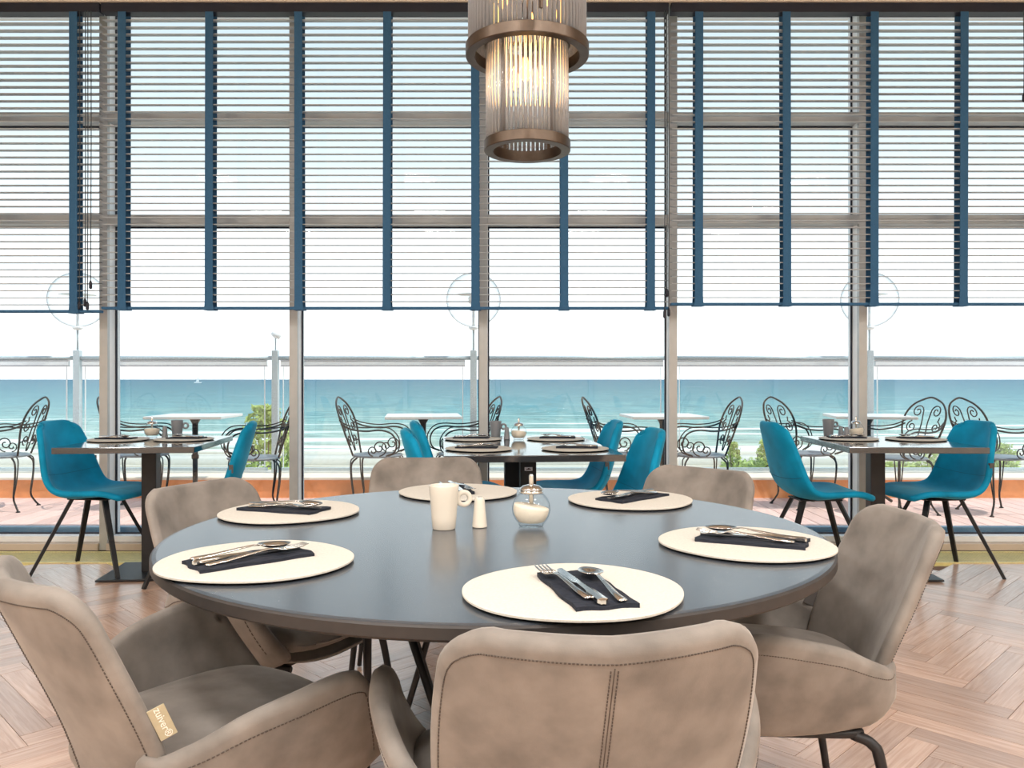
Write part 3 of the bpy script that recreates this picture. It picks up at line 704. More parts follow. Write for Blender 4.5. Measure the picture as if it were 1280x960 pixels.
# ------------------------------------------------------------------ teal shell chairs
def make_teal():
    t = empty('shell_chair')
    prof = smooth_pts([(0.245, 0, 0.444), (0.17, 0, 0.460), (0.06, 0, 0.452), (-0.045, 0, 0.442), (-0.125, 0, 0.458), (-0.182, 0, 0.520), (-0.216, 0, 0.61), (-0.243, 0, 0.705), (-0.266, 0, 0.79), (-0.280, 0, 0.845)], 4)
    nP = len(prof)-1
    tgs = [(prof[min(nP, k+3)]-prof[max(0, k-3)]).normalized() for k in range(nP+1)]
    hw = [(0, 0.175), (0.10, 0.20), (0.3, 0.222), (0.45, 0.23), (0.58, 0.228), (0.70, 0.208), (0.85, 0.175), (0.95, 0.150), (1.0, 0.125)]
    lift = [(0, 0.002), (0.15, 0.014), (0.35, 0.032), (0.5, 0.044), (0.62, 0.048), (0.78, 0.046), (1.0, 0.03)]
    def fn(u, v):
        q = v*nP; i = min(int(q), nP-1); f = q-i
        p = prof[i].lerp(prof[i+1], f)
        tg = tgs[i].lerp(tgs[i+1], f).normalized()
        # inside of the bowl: up over the seat, forward over the back
        n = Vector((tg.z, 0, -tg.x))
        if n.z < -0.2: n = -n
        au = abs(u)
        w = interp(hw, v)
        cr = interp(lift, v)*(0.35*au**2+0.65*au**4)
        rd = 0.0
        if v > 0.9: rd = 0.02*au**6*(v-0.9)/0.1
        return Vector((u*w, p.x+n.x*cr, p.z+n.z*cr-rd))
    mb, at = shell(fn, 18, 30, 0.034, v0=0.0, v1=1.0)
    sh = mb.build('shell', velvet_teal, t, True)
    mb = MB()
    for s in (-1,):
        mb.tube([at(u, 0.60-0.10*(abs(u))**2*0+0.0, s, 0.0008) for u in [-1+2*i/20 for i in range(21)]], 0.0016, 4)
        mb.tube([at(u, 0.60, -s, 0.0008) for u in [-0.98+1.96*i/20 for i in range(21)]], 0.0016, 4)
    mb.build('seam', thread_teal, t, True)
    p = at(-1, 0.66, 0)
    MB().box(p.x-0.003-0.014, p.x-0.003, p.y-0.012, p.y+0.010, p.z-0.022, p.z+0.022).build('fabric_tag', tag_grey, t)
    p = at(1, 0.66, 0)
    MB().box(-0.09, 0.09, -0.12, 0.12, 0.418, 0.426, 0.002).build('seat_plate', black_metal, t)
    for sx_ in (-1, 1):
        for sy in (-1, 1):
            MB().bar((sx_*0.075, sy*0.10-0.0, 0.42), (sx_*0.205, sy*0.265, 0.0), 0.030, 0.022, 0.020, 0.016).build('leg', black_metal, t)
    return t
teal_spots = [
    (-2.385, 4.64, (0.985, -0.12), 'teal velvet shell chair at the left window table, whole and facing right'),
    (-1.73, 4.50, (-0.955, -0.27), 'teal velvet shell chair at the left window table, only its back showing'),
    (-0.245, 3.93, (0.985, 0.13), 'teal velvet shell chair on the left of the middle table, the nearer one of two'),
    (-0.29, 4.64, (0.985, 0.13), 'teal velvet shell chair on the left of the middle table, the one by the window'),
    (0.345, 4.70, (-0.985, -0.06), 'teal velvet shell chair on the right of the middle table, the one by the window'),
    (0.435, 3.90, (-0.97, -0.14), 'teal velvet shell chair on the right of the middle table, the nearer one of two'),
    (1.725, 4.60, (0.98, 0.05), 'teal velvet shell chair at the right window table, seen from behind and facing right'),
    (2.425, 4.62, (-0.985, -0.10), 'teal velvet shell chair at the right window table, facing left with one long leg out'),
]
tl = make_teal(); CHILD[tl.name] = kids(tl)
for i, (x, y, f, lab) in enumerate(teal_spots):
    o = tl if i == 0 else copy_tree(tl)
    o.location = (x, y, 0); o.rotation_euler = (0, 0, rzf(*f)); tag(o, lab, 'chair', 'teal shell chairs')

# ------------------------------------------------------------------ window tables
def window_table(x, y, w, dpt, cols, label, sticker=False, rz=0.0):
    t = tag(empty('window_table', (x, y, 0), rz), label, 'table', 'black window tables')
    MB().box(-w/2, w/2, -dpt/2, dpt/2, 0.715, 0.747, 0.003).build('tabletop', black_laminate, t)
    for (cx, cy) in cols:
        MB().box(cx-0.04, cx+0.04, cy-0.04, cy+0.04, 0.012, 0.715, 0.004).build('column', black_metal, t)
        MB().box(cx-0.15, cx+0.15, cy-0.15, cy+0.15, 0.70, 0.714).build('top_plate', black_metal, t)
    if len(cols) == 1: MB().box(-0.22, 0.22, -0.22, 0.22, 0.004, 0.014, 0.002).build('base_plate', black_metal, t)
    else: MB().box(-0.24, 0.24, -0.40, 0.40, 0.004, 0.014, 0.002).build('base_plate', black_metal, t)
    if sticker:
        cx, cy = cols[-1]
        p = MB().box(cx-0.020, cx+0.020, cy-0.0425, cy-0.0405, 0.640, 0.658).build('sticker', plate_white, t)
        MB().box(cx-0.011, cx+0.012, cy-0.0430, cy-0.0425, 0.646, 0.650).box(cx-0.003, cx+0.005, cy-0.0430, cy-0.0425, 0.650, 0.6535).build('print', ink_dark, p)
    return t
window_table(-2.055, 4.60, 0.71, 0.84, [(0.0, 0)], 'square black table at the left windows between two teal chairs', rz=math.radians(6))
window_table(0.055, 4.38, 0.85, 1.28, [(-0.06, -0.05), (0.0, -0.28)], 'long black table at the middle windows laid for four', True, math.radians(5))
window_table(2.13, 4.60, 0.71, 0.84, [(-0.06, 0)], 'square black table at the right windows between two teal chairs', rz=math.radians(-3))

# ------------------------------------------------------------------ round table
TX, TY, TR, TH = -0.037, 1.913, 0.75, 0.7453
rt = tag(empty('round_table', (TX, TY, 0)), 'large round dark grey dining table in the foreground', 'table')
MB().lathe([(TR-0.012, TH-0.003), (TR-0.004, TH-0.0015), (TR-0.012, TH), (0.001, TH)], 128, cap0=True).build('table_surface', table_top_mat, rt)
o = MB().lathe([(0.001, TH-0.030), (TR-0.014, TH-0.030), (TR-0.004, TH-0.026), (TR, TH-0.022), (TR, TH-0.005), (TR-0.004, TH-0.0018), (TR-0.012, TH-0.003), (0.001, TH-0.003)], 128).build('table_rim', table_edge_mat, rt); auto_smooth(o, 35)
MB().lathe([(0.001, TH-0.038), (0.36, TH-0.038), (0.36, TH-0.0305), (0.001, TH-0.0305)], 48).build('fixing_plate', black_metal, rt)
for k in range(6):
    a = 2*PI*(k+0.2)/6
    for s in (-1, 1):
        b0 = a+s*0.40; b1 = a-s*0.40
        MB().tube([(0.33*math.cos(b0), 0.33*math.sin(b0), TH-0.039), (0.30*math.cos(a), 0.30*math.sin(a), 0.36), (0.34*math.cos(b1), 0.34*math.sin(b1), 0.0)], [0.009, 0.0085, 0.008], 8).build('rod_leg', black_metal, rt, True)
MB().tube([(0.34*math.cos(2*PI*i/48), 0.34*math.sin(2*PI*i/48), 0.008) for i in range(48)], 0.008, 8, closed=True).build('foot_ring', black_metal, rt, True)

# ------------------------------------------------------------------ grey velvet armchairs
BASE = [(0.40, -0.190), (0.46, -0.205), (0.54, -0.232), (0.64, -0.275), (0.775, -0.335)]
HWB = [(0.40, 0.180), (0.47, 0.198), (0.55, 0.210), (0.66, 0.210), (0.775, 0.198)]
def back_fn(u, v):
    zt = 0.775; z0 = 0.405
    u = math.copysign(math.sin(abs(u)*PI/2), u)
    hw_t = interp(HWB, 0.75); rr = 0.055
    x_ = abs(u)*hw_t
    ztop = zt-0.006*(1-abs(u))
    if x_ > hw_t-rr: ztop = zt-rr+math.sqrt(max(0.0, rr*rr-(x_-(hw_t-rr))**2))
    z = z0+(ztop-z0)*v
    w = interp(HWB, z)
    y = interp(BASE, z)+0.060*(0.25*u*u+0.75*abs(u)**1.6)
    return Vector((u*w, y, z))
ARMX = [(0, 0.198), (0.12, 0.230), (0.3, 0.266), (0.55, 0.290), (0.8, 0.292), (1, 0.282)]
ARMY = [(0, -0.178), (0.12, -0.150), (0.3, -0.085), (0.55, 0.010), (0.8, 0.095), (1, 0.155)]
ARMT = [(0, 0.510), (0.07, 0.500), (0.2, 0.520), (0.38, 0.556), (0.6, 0.578), (0.82, 0.588), (0.93, 0.580), (1, 0.555)]
ARMB = [(0, 0.450), (0.08, 0.428), (0.2, 0.402), (0.5, 0.392), (0.9, 0.395), (1, 0.415)]
def arm_fn(s):
    def fn(u, v):
        zb = interp(ARMB, u); zt = interp(ARMT, u); z = zb+(zt-zb)*v
        fl_ = 0.022*(z-0.50)/0.12*min(1, u*3)
        tuck = -0.035*(1-v)**2*min(1, u*4)
        return Vector((s*(interp(ARMX, u)+fl_+tuck), interp(ARMY, u)+0.075*(1-v)*u**3, z))
    return fn
def make_armchair():
    t = empty('velvet_armchair')
    mb, at = shell(back_fn, 34, 16, 0.034, tf=lambda u, v: 0.70+0.30*(1-abs(u)**4))
    mb.build('backrest', velvet_grey, t, True)
    mb = MB(); ins = 0.86
    side = (-1 if at(0, 0.5, 1).y < at(0, 0.5, -1).y else 1)
    out = -1 if side == 1 else 1
    out = 1 if at(0, 0.5, 1).y < at(0, 0.5, -1).y else -1    # skin that faces away from the sitter
    path = [(-ins, 0.1+0.80*i/12) for i in range(13)]+[(-ins+0.008, 0.94), (-ins+0.03, 0.966), (-ins+0.07, 0.977)]+[(-0.76+1.52*i/24, 0.98) for i in range(25)]+[(ins-0.07, 0.977), (ins-0.03, 0.966), (ins-0.008, 0.94)]+[(ins, 0.90-0.80*i/12) for i in range(13)]
    pts = [at(u, v, out, 0.0004) for u, v in path]
    for i in range(0, len(pts)-1):
        for k in range(4):
            a = pts[i].lerp(pts[i+1], k/4); b = pts[i].lerp(pts[i+1], (k+0.62)/4)
            mb.tube([a, b], 0.0012, 4)
    for uu in (-0.013, 0.013):
        for k in range(60):
            v0 = 0.08+0.88*k/60; mb.tube([at(uu, v0, out, 0.0003), at(uu, v0+0.88*0.62/60, out, 0.0003)], 0.0010, 4)
    mb.build('back_stitching', thread, t, True)
    mb = MB().tube([at(0, 0.04+0.925*i/16, out, -0.0002) for i in range(17)], 0.0010, 4)
    mb.build('back_seam', thread, t, True)
    for s in (-1, 1):
        mb, aat = shell(arm_fn(s), 28, 12, 0.032, u0=0.0, u1=1.0)
        arm = mb.build('armrest', velvet_grey, t, True)
        mb = MB()
        o_ = 1 if abs(aat(0.5, 0.5, 1).x) > abs(aat(0.5, 0.5, -1).x) else -1
        ap = [aat(0.03+0.91*i/60, 0.90, o_, 0.0004) for i in range(61)]
        ap += [aat(0.955, 0.85-0.7*i/12, o_, 0.0004) for i in range(13)]
        for i in range(len(ap)-1): mb.tube([ap[i], ap[i].lerp(ap[i+1], 0.65)], 0.0012, 4)
        mb.build('arm_stitching', thread, arm, True)
    # seat: padded cushion over a thin upholstered pan
    def seat_block(zc, hz, hx, y0, y1, pw, nn=22, ex=3.2, crown=0.0):
        bm = bmesh.new(); bmesh.ops.create_cube(bm, size=2); bmesh.ops.subdivide_edges(bm, edges=bm.edges[:], cuts=11, use_grid_fill=True)
        for v in bm.verts:
            c = v.co
            m_ = max(abs(c.x), abs(c.y), abs(c.z)); l_ = (abs(c.x)**ex+abs(c.y)**ex+abs(c.z)**ex)**(1/ex)
            c = c*(m_/l_)
            wy = (c.y+1)/2
            x_ = c.x*hx*(0.80+0.20*min(1, wy*1.6)-0.05*max(0, wy-0.75)*4)
            v.co = Vector((x_, y0+(y1-y0)*wy, zc+c.z*hz+crown*(1-c.x**2)*(1-c.y**2)*(1 if c.z > 0 else 0)-0.022*max(0, wy-0.8)*5*(1 if c.z > 0 else 0.3)))
        r_ = MB().addbm(bm); bm.free(); return r_
    seat_block(0.437, 0.036, 0.262, -0.215, 0.285, 1, crown=0.016).build('seat', velvet_grey, t, True)
    seat_block(0.397, 0.018, 0.25, -0.20, 0.275, 1).build('seat_pan', velvet_grey, t, True)
    # tubular frame and legs
    for s in (-1, 1):
        MB().tube(smooth_pts([(s*0.195, -0.125, 0.369), (s*0.205, -0.08, 0.369), (s*0.205, 0.1, 0.369), (s*0.20, 0.22, 0.372)], 4), 0.0105, 8).build('side_rail', black_metal, t, True)
        MB().tube(smooth_pts([(s*0.20, -0.105, 0.366), (s*0.212, -0.142, 0.350), (s*0.222, -0.158, 0.30), (s*0.255, -0.210, 0.004)], 5), [0.0115]*10+[0.011, 0.0105, 0.010, 0.0095, 0.009, 0.009], 8).build('leg', black_metal, t, True)
        MB().tube(smooth_pts([(s*0.20, 0.17, 0.370), (s*0.215, 0.205, 0.352), (s*0.225, 0.22, 0.30), (s*0.255, 0.262, 0.004)], 5), [0.0115]*10+[0.011, 0.0105, 0.010, 0.0095, 0.009, 0.009], 8).build('leg', black_metal, t, True)
    MB().tube([(-0.195, -0.10, 0.37), (0.195, -0.10, 0.37)], 0.010, 8).build('cross_rail', black_metal, t, True)
    MB().tube([(-0.195, 0.18, 0.37), (0.195, 0.18, 0.37)], 0.010, 8).build('cross_rail', black_metal, t, True)
    return t, at
arm_spots = [   # back-top chord midpoint, facing
    ((-0.775, 1.33), (0.72, 0.69), 'grey velvet armchair in the left foreground with a cream fabric tag on its back edge'),
    ((-0.925, 2.41), (0.91, -0.41), 'grey velvet armchair at the left of the round table, near the left window table'),
    ((-0.338, 3.187), (0.10, -0.995), 'grey velvet armchair behind the round table, its back in front of the middle window table'),
    ((0.655, 2.81), (-0.71, -0.70), 'grey velvet armchair at the far right of the round table, only its back visible'),
    ((0.885, 1.86), (-0.998, 0.06), 'grey velvet armchair at the right of the round table, seen from the side'),
    ((0.118, 1.045), (-0.10, 0.995), 'grey velvet armchair nearest to the viewer, seen straight from behind'),
]
ac, back_at = make_armchair(); CHILD[ac.name] = kids(ac)
for c in list(CHILD[ac.name]): CHILD[c.name] = kids(c)
chairs = []
for i, (M, f, lab) in enumerate(arm_spots):
    o = ac if i == 0 else copy_tree(ac)
    fv = Vector(f).normalized()
    o.location = (M[0]+0.275*fv.x, M[1]+0.275*fv.y, 0); o.rotation_euler = (0, 0, rzf(*f)); tag(o, lab, 'chair', 'grey velvet armchairs round the table')
    chairs.append(o)
# fabric tags sewn into the back edge
def fabric_tag(parent, sgn, m, v_at, text=None):
    p = back_at(sgn, v_at); q = back_at(sgn, v_at+0.12)
    up = (q-p).normalized(); outw = Vector((sgn*0.25, 1.0, 0.0)); outw = (outw-up*outw.dot(up)).normalized(); nn = outw.cross(up).normalized()
    M_ = Matrix((outw, up, nn)).transposed().to_4x4(); M_.translation = p+outw*0.012+Vector((sgn*0.006, 0.0, 0))
    o = MB().box(-0.004, 0.022, -0.028, 0.028, -0.0011, 0.0011, 0.0006).build('fabric_tag', m, parent); o.matrix_local = M_
    if text:
        me = text_mesh(text, 0.0165)
        me.materials.append(ink_white)
        for s in (1, -1):
            l = link('lettering', me, None, o, None)
            l.matrix_local = Matrix.Translation((0.010, 0, s*0.0012)) @ (Matrix.Rotation(0 if s > 0 else PI, 4, 'Y')) @ Matrix.Rotation(-PI/2, 4, 'Z')
    return o
tag(fabric_tag(chairs[0], 1, tag_cream, 0.50, 'zuiver\u00ae'), 'cream fabric tag with white lettering')
fabric_tag(chairs[4], 1, tag_grey, 0.42)

# ------------------------------------------------------------------ place settings
def make_mat_mesh(r, th):
    mb = MB(); n = 72
    rad = lambda a: r*(1+0.016*math.cos(2*a+0.6)+0.013*math.cos(3*a+2.0)+0.008*math.cos(5*a))
    rings = [(0.985, 0.0), (1.0, th*0.25), (1.0, th*0.8), (0.985, th), (0.5, th), (0.004, th)]
    vs = []; fs = []
    for (k, z) in rings:
        for i in range(n):
            a = 2*PI*i/n; vs.append((rad(a)*k*math.cos(a), rad(a)*k*math.sin(a), z+0.0015*math.sin(2*a+1)*k*0))
    for j in range(len(rings)-1):
        for i in range(n): fs.append((j*n+i, j*n+(i+1) % n, (j+1)*n+(i+1) % n, (j+1)*n+i))
    fs += [tuple(reversed(range(n))), tuple((len(rings)-1)*n+i for i in range(n))]
    return mb.add(vs, fs)
def napkin_mesh(w=0.100, l=0.222):
    mb = MB(); nx, ny = 8, 16; vs = []; fs = []
    def h(i, j):
        x = i/nx; y = j/ny
        return 0.0062+0.0007*math.sin(9*x+14*y)+0.0007*math.sin(22*y-5*x)
    for lay in (0, 1):
        for i in range(nx+1):
            for j in range(ny+1):
                sk = 0.004*math.sin(j*0.8)*(1 if i in (0, nx) else 0)
                vs.append((-w/2+w*i/nx+sk*0.4, -l/2+l*j/ny+0.003*math.sin(i*1.3)*(1 if j in (0, ny) else 0), h(i, j) if lay else 0.0))
    W = ny+1; o_ = (nx+1)*W
    for i in range(nx):
        for j in range(ny):
            fs.append((o_+i*W+j, o_+(i+1)*W+j, o_+(i+1)*W+j+1, o_+i*W+j+1)); fs.append((i*W+j+1, (i+1)*W+j+1, (i+1)*W+j, i*W+j))
    for i in range(nx):
        fs.append((i*W, (i+1)*W, o_+(i+1)*W, o_+i*W)); fs.append((i*W+ny, o_+i*W+ny, o_+(i+1)*W+ny, (i+1)*W+ny))
    for j in range(ny):
        fs.append((j, o_+j, o_+j+1, j+1)); fs.append((nx*W+j, nx*W+j+1, o_+nx*W+j+1, o_+nx*W+j))
    return mb.add(vs, fs)
def strip_solid(mb, sec, th=0.0018):
    """sec: list of (y, x_left, x_right, z, bow); closed strip with thickness"""
    vs = []; fs = []; n = len(sec)
    for (y, xl, xr, z, bow) in sec:
        xm = (xl+xr)/2
        vs += [(xl, y, z), (xm, y, z+bow), (xr, y, z), (xr, y, z-th), (xm, y, z+bow-th), (xl, y, z-th)]
    for k in range(n-1):
        for q in range(6): fs.append((k*6+q, k*6+(q+1) % 6, (k+1)*6+(q+1) % 6, (k+1)*6+q))
    fs += [tuple(range(6)), tuple((n-1)*6+q for q in reversed(range(6)))]
    return mb.add(vs, fs)
def fork_mesh():
    mb = MB()
    sec = []
    for (y, w, z, bow) in ((-0.100, 0.0035, 0.004, 0.0015), (-0.096, 0.0075, 0.004, 0.003), (-0.06, 0.0062, 0.005, 0.003), (-0.02, 0.0042, 0.009, 0.0022), (0.02, 0.0032, 0.013, 0.0014), (0.036, 0.0045, 0.012, 0.0005), (0.044, 0.0095, 0.010, -0.0012), (0.052, 0.0125, 0.009, -0.0018), (0.060, 0.0128, 0.0085, -0.0014)):
        sec.append((y, -w, w, z, bow))
    strip_solid(mb, sec)
    for k in range(4):
        x = -0.0105+0.007*k
        strip_solid(mb, [(0.058, x-0.0022, x+0.0022, 0.0085, 0), (0.075, x-0.0019, x+0.0019, 0.0088, 0), (0.092, x-0.0016, x+0.0016, 0.0105, 0), (0.100, x-0.0007, x+0.0007, 0.012, 0)], 0.0016)
    return mb
def knife_mesh():
    mb = MB()
    strip_solid(mb, [(-0.110, -0.004, 0.004, 0.006, 0.001), (-0.106, -0.0085, 0.0085, 0.0075, 0.002), (-0.06, -0.0078, 0.0078, 0.0078, 0.0025), (-0.01, -0.0058, 0.0058, 0.0075, 0.0022), (0.004, -0.0048, 0.0048, 0.0065, 0.0012)], 0.006)
    strip_solid(mb, [(0.002, -0.0046, 0.0046, 0.006, 0.0), (0.014, -0.0085, 0.0065, 0.0055, 0.0), (0.060, -0.0098, 0.0065, 0.0052, 0.0), (0.092, -0.0085, 0.0065, 0.0050, 0.0), (0.106, -0.0035, 0.0063, 0.0050, 0.0), (0.110, 0.003, 0.0055, 0.0050, 0.0)], 0.0016)
    return mb
def spoon_mesh():
    mb = MB()
    sec = []
    for (y, w, z, bow) in ((-0.098, 0.0035, 0.004, 0.0015), (-0.094, 0.0075, 0.004, 0.003), (-0.06, 0.006, 0.005, 0.003), (-0.015, 0.004, 0.010, 0.002), (0.022, 0.003, 0.014, 0.001), (0.034, 0.0038, 0.013, 0.0)):
        sec.append((y, -w, w, z, bow))
    strip_solid(mb, sec)
    # bowl
    nr, na = 6, 20; cy, ay, ax = 0.066, 0.034, 0.0205
    for lay, dz in ((0, 0.0), (1, -0.0014)):
        vs = []; fs = []
        for i in range(nr+1):
            q = i/nr
            for k in range(na):
                a = 2*PI*k/na; egg = 1-0.12*math.sin(a)
                vs.append((q*ax*math.cos(a)*egg, cy+q*ay*math.sin(a), 0.0125-0.0085*(1-q*q)+dz-0.002*q*math.sin(a)))
        for i in range(nr):
            for k in range(na): fs.append((i*na+k, i*na+(k+1) % na, (i+1)*na+(k+1) % na, (i+1)*na+k))
        mb.add(vs, fs)
        if lay == 0: n0 = len(mb.v)-na
    n1 = len(mb.v)-na
    for k in range(na): mb.f.append((n0+k, n0+(k+1) % na, n1+(k+1) % na, n1+k))
    return mb
MM = {'mat': make_mat_mesh(0.181, 0.0055).mesh('felt_top'), 'back': make_mat_mesh(0.173, 0.0035).mesh('shade_disc'), 'nap': napkin_mesh().mesh('napkin'),
      'fork': fork_mesh().mesh('fork'), 'knife': knife_mesh().mesh('knife'), 'spoon': spoon_mesh().mesh('spoon')}
MM['mat'].materials.append(felt_cream); MM['back'].materials.append(mat_shade); MM['nap'].materials.append(napkin_mat)
for k in ('fork', 'knife', 'spoon'): MM[k].materials.append(steel)
for k in MM: MM[k].polygons.foreach_set('use_smooth', [k in ('fork', 'spoon')]*len(MM[k].polygons))
MM['mat2'] = MM['mat'].copy(); MM['mat2'].materials.clear(); MM['mat2'].materials.append(felt_slate)
for p in MM['mat2'].polygons: p.material_index = 0
def setting(x, y, z, ang, where, style, grp, dark=False, sc=1.0, spin=0.0):
    """ang: direction from the diner towards the table centre (rotation that takes +y there)"""
    t = tag(empty('placemat', (x, y, z), spin), ('slate grey felt placemat ' if dark else 'round cream felt placemat ')+where, 'placemat', 'placemats '+grp)
    t.scale = (sc, sc, 1)
    b_ = link('shade_disc', MM['back'], None, t, None); b_.location = (0, 0, 0)  # dark disc that imitates the shadow under the felt
    f_ = link('felt_top', MM['mat2' if dark else 'mat'], None, t, None); f_.location = (0, 0, 0.0035)
    z1 = z+0.0091
    ca, sa = math.cos(ang), math.sin(ang)
    def put(name, me, lx, ly, lz, rot, cat, label, tiltx=0.0, roll=0.0):
        o = link(name, me, None, None, None)
        o.location = (x+ca*lx*sc-sa*ly*sc, y+sa*lx*sc+ca*ly*sc, z1+lz); o.rotation_euler = (tiltx, roll, ang+rot); o.scale = (sc, sc, 1)
        tag(o, label+' '+where, cat, name+' items '+grp)
        return o
    S = {
        'fan': dict(n=(0.012, -0.022, 0.0), f=(-0.018, -0.004, 0.004, 0.12), k=(0.004, -0.020, 0.0008, 0.02), s=(0.040, -0.032, 0.0042, -0.02)),
        'pile': dict(n=(0.005, -0.015, 0.05), f=(0.026, -0.008, 0.0045, 0.02), k=(0.004, -0.014, 0.0008, 0.03), s=(-0.026, -0.020, 0.0042, -0.02)),
        'cross': dict(n=(0.0, -0.012, -0.08), f=(-0.022, 0.002, 0.0062, 0.03), k=(0.004, -0.012, 0.0008, 0.05), s=(0.032, -0.010, 0.0044, 0.04)),
    }[style]
    put('napkin', MM['nap'], S['n'][0], S['n'][1], 0.0, S['n'][2], 'napkin', 'folded dark navy napkin on the placemat')
    zc = 0.0072
    put('knife', MM['knife'], S['k'][0], S['k'][1], zc+S['k'][2]-0.0008, S['k'][3]+S['n'][2], 'knife', 'steel knife on the napkin')
    put('fork', MM['fork'], S['f'][0], S['f'][1], zc+S['f'][2]-0.004, S['f'][3]+S['n'][2], 'fork', 'steel fork on the napkin', 0.03 if style != 'fan' else 0.0)
    put('spoon', MM['spoon'], S['s'][0], S['s'][1], zc+S['s'][2]-0.004, S['s'][3]+S['n'][2], 'spoon', 'steel spoon on the napkin', 0.03 if style == 'cross' else 0.0)
ZT = TH+0.0002
round_set = [
    (158, 0.592, 'pile', 'at the left rear of the round table'),
    (218, 0.577, 'pile', 'at the left front of the round table'),
    (102.5, 0.604, 'fan', 'behind the cream mug on the round table'),
    (48.5, 0.574, 'cross', 'at the far right of the round table'),
    (-19.5, 0.569, 'cross', 'at the right of the round table'),
    (-76.5, 0.592, 'fan', 'nearest to the viewer on the round table'),
]
for (a, r_, st, where) in round_set:
    a_ = math.radians(a); x = TX+r_*math.cos(a_); y = TY+r_*math.sin(a_)
    setting(x, y, ZT, a_+PI/2, where, st, 'on the round table', spin=a_*1.7)
ZS = 0.7472
for (x, y, ang, where) in (
        (-2.27, 4.66, -PI/2, 'on the left window table, left side'), (-1.905, 4.70, PI/2, 'on the left window table, right side'),
        (-0.225, 4.72, -PI/2, 'on the middle window table, rear left'), (0.255, 4.72, PI/2, 'on the middle window table, rear right'),
        (-0.165, 4.05, -PI/2, 'on the middle window table, front left'), (0.315, 4.05, PI/2, 'on the middle window table, front right'),
        (1.975, 4.74, -PI/2, 'on the right window table, left side'), (2.345, 4.70, PI/2, 'on the right window table, right side')):
    setting(x, y, ZS, ang, where, 'cross', 'on the window tables', sc=0.92, spin=x*2)

# mugs, shakers and sugar jars
def make_mug(m):
    t = empty('mug')
    prof = [(0.0255, 0.0), (0.0275, 0.002), (0.0300, 0.03), (0.0335, 0.080), (0.0355, 0.102), (0.0350, 0.104), (0.0335, 0.103), (0.0305, 0.075), (0.0265, 0.010), (0.001, 0.008)]
    MB().lathe(prof, 32, cap1=True).build('cup', m, t, True)
    # flat ring handle
    mb = MB(); vs = []; fs = []; n = 24
    for (rr, yy) in ((0.0185, -0.006), (0.0205, -0.004), (0.0205, 0.004), (0.0185, 0.006), (0.0115, 0.006), (0.0095, 0.004), (0.0095, -0.004), (0.0115, -0.006)):
        for k in range(n):
            a = 2*PI*k/n; vs.append((0.048+rr*math.cos(a), yy, 0.070+rr*math.sin(a)))
    for j in range(8):
        for k in range(n): fs.append((j*n+k, j*n+(k+1) % n, ((j+1) % 8)*n+(k+1) % n, ((j+1) % 8)*n+k))
    mb.add(vs, fs).build('handle', m, t, True)
    return t
def make_shaker(m):
    t = empty('salt_shaker')
    o = MB().lathe([(0.016, 0.0), (0.0182, 0.002), (0.0178, 0.006), (0.0122, 0.064), (0.0112, 0.069), (0.009, 0.0725)], 24).build('body', m, t); auto_smooth(o, 50)
    mb = MB()
    for k in range(3): mb.lathe([(0.0011, 0.0722), (0.0011, 0.0730)], 8, (0.0035*math.cos(2*PI*k/3), 0.0035*math.sin(2*PI*k/3), 0))
    mb.build('pour_holes', rail_dark, t)
    return t
def make_jar(fill):
    t = empty('sugar_jar')
    R = 0.046; zc = 0.043
    pts = [(0.026, 0.0), (0.029, 0.002)]+[(R*math.sin(a), zc-R*math.cos(a)) for a in [0.72+(2.62-0.72)*i/16 for i in range(17)]]+[(0.022, 0.087)]
    MB().lathe(pts, 40, cap1=False).build('glass_globe', jar_glass, t, True)
    mb = MB(); Ri = R-0.003; vs = []; n = 32
    prof = [(Ri*math.sin(a), zc-Ri*math.cos(a)) for a in [0.75+(fill-0.75)*i/12 for i in range(13)]]
    prof = [(0.001, prof[0][1])]+prof
    zt = prof[-1][1]
    prof = prof+[(prof[-1][0]*0.5, zt+0.001), (0.001, zt+0.001)]
    mb.lathe(prof, n, cap0=False, cap1=False)
    for i, (x, y, z) in enumerate(mb.v):
        if z > zc-0.004: 
            q = (z-(zc-0.004))/(zt-zc+0.005); mb.v[i] = (x*(1-0.10*q*max(0, -x/Ri)*0), y, z-0.20*x*q)
    k_ = [(Vector((x, y, z-zc))) for (x, y, z) in mb.v]
    for i, v in enumerate(k_):
        if v.length > Ri: v = v*(Ri/v.length); mb.v[i] = (v.x, v.y, v.z+zc)
    mb.build('sugar', sugar_mat, t, True)
    o = MB().lathe([(0.0245, 0.0795), (0.0285, 0.081), (0.029, 0.085), (0.027, 0.087), (0.0285, 0.089), (0.0275, 0.092), (0.020, 0.098), (0.010, 0.1005), (0.008, 0.1005)], 32).build('cap', steel, t); auto_smooth(o, 60)
    MB().tube([(0, 0, 0.055), (0, 0, 0.10), (0, 0, 0.122), (0, 0, 0.126)], [0.0052, 0.0058, 0.0058, 0.0035], 14).build('spout', steel, t, True)
    return t
def at_table(x_px, y_px, zt):
    d = (CAM_H-zt)*F_PX/(y_px-HOR); return (px(x_px, d), d)
mg = make_mug(ceramic); CHILD[mg.name] = kids(mg)
X, Y = at_table(555, 661, TH); mg.location = (X, Y, ZT); mg.rotation_euler = (0, 0, math.radians(18)); tag(mg, 'cream ceramic mug with a ring handle on the round table', 'mug', 'mugs')
sk = make_shaker(ceramic); CHILD[sk.name] = kids(sk)
X, Y = at_table(599.5, 659, TH); sk.location = (X, Y, ZT); tag(sk, 'cream tapered salt shaker beside the mug on the round table', 'shaker', 'shakers')
sj = make_jar(1.72); CHILD[sj.name] = kids(sj)
X, Y = at_table(664, 658, TH); sj.location = (X, Y, ZT); tag(sj, 'round glass sugar jar with steel spout on the round table', 'jar', 'sugar jars')
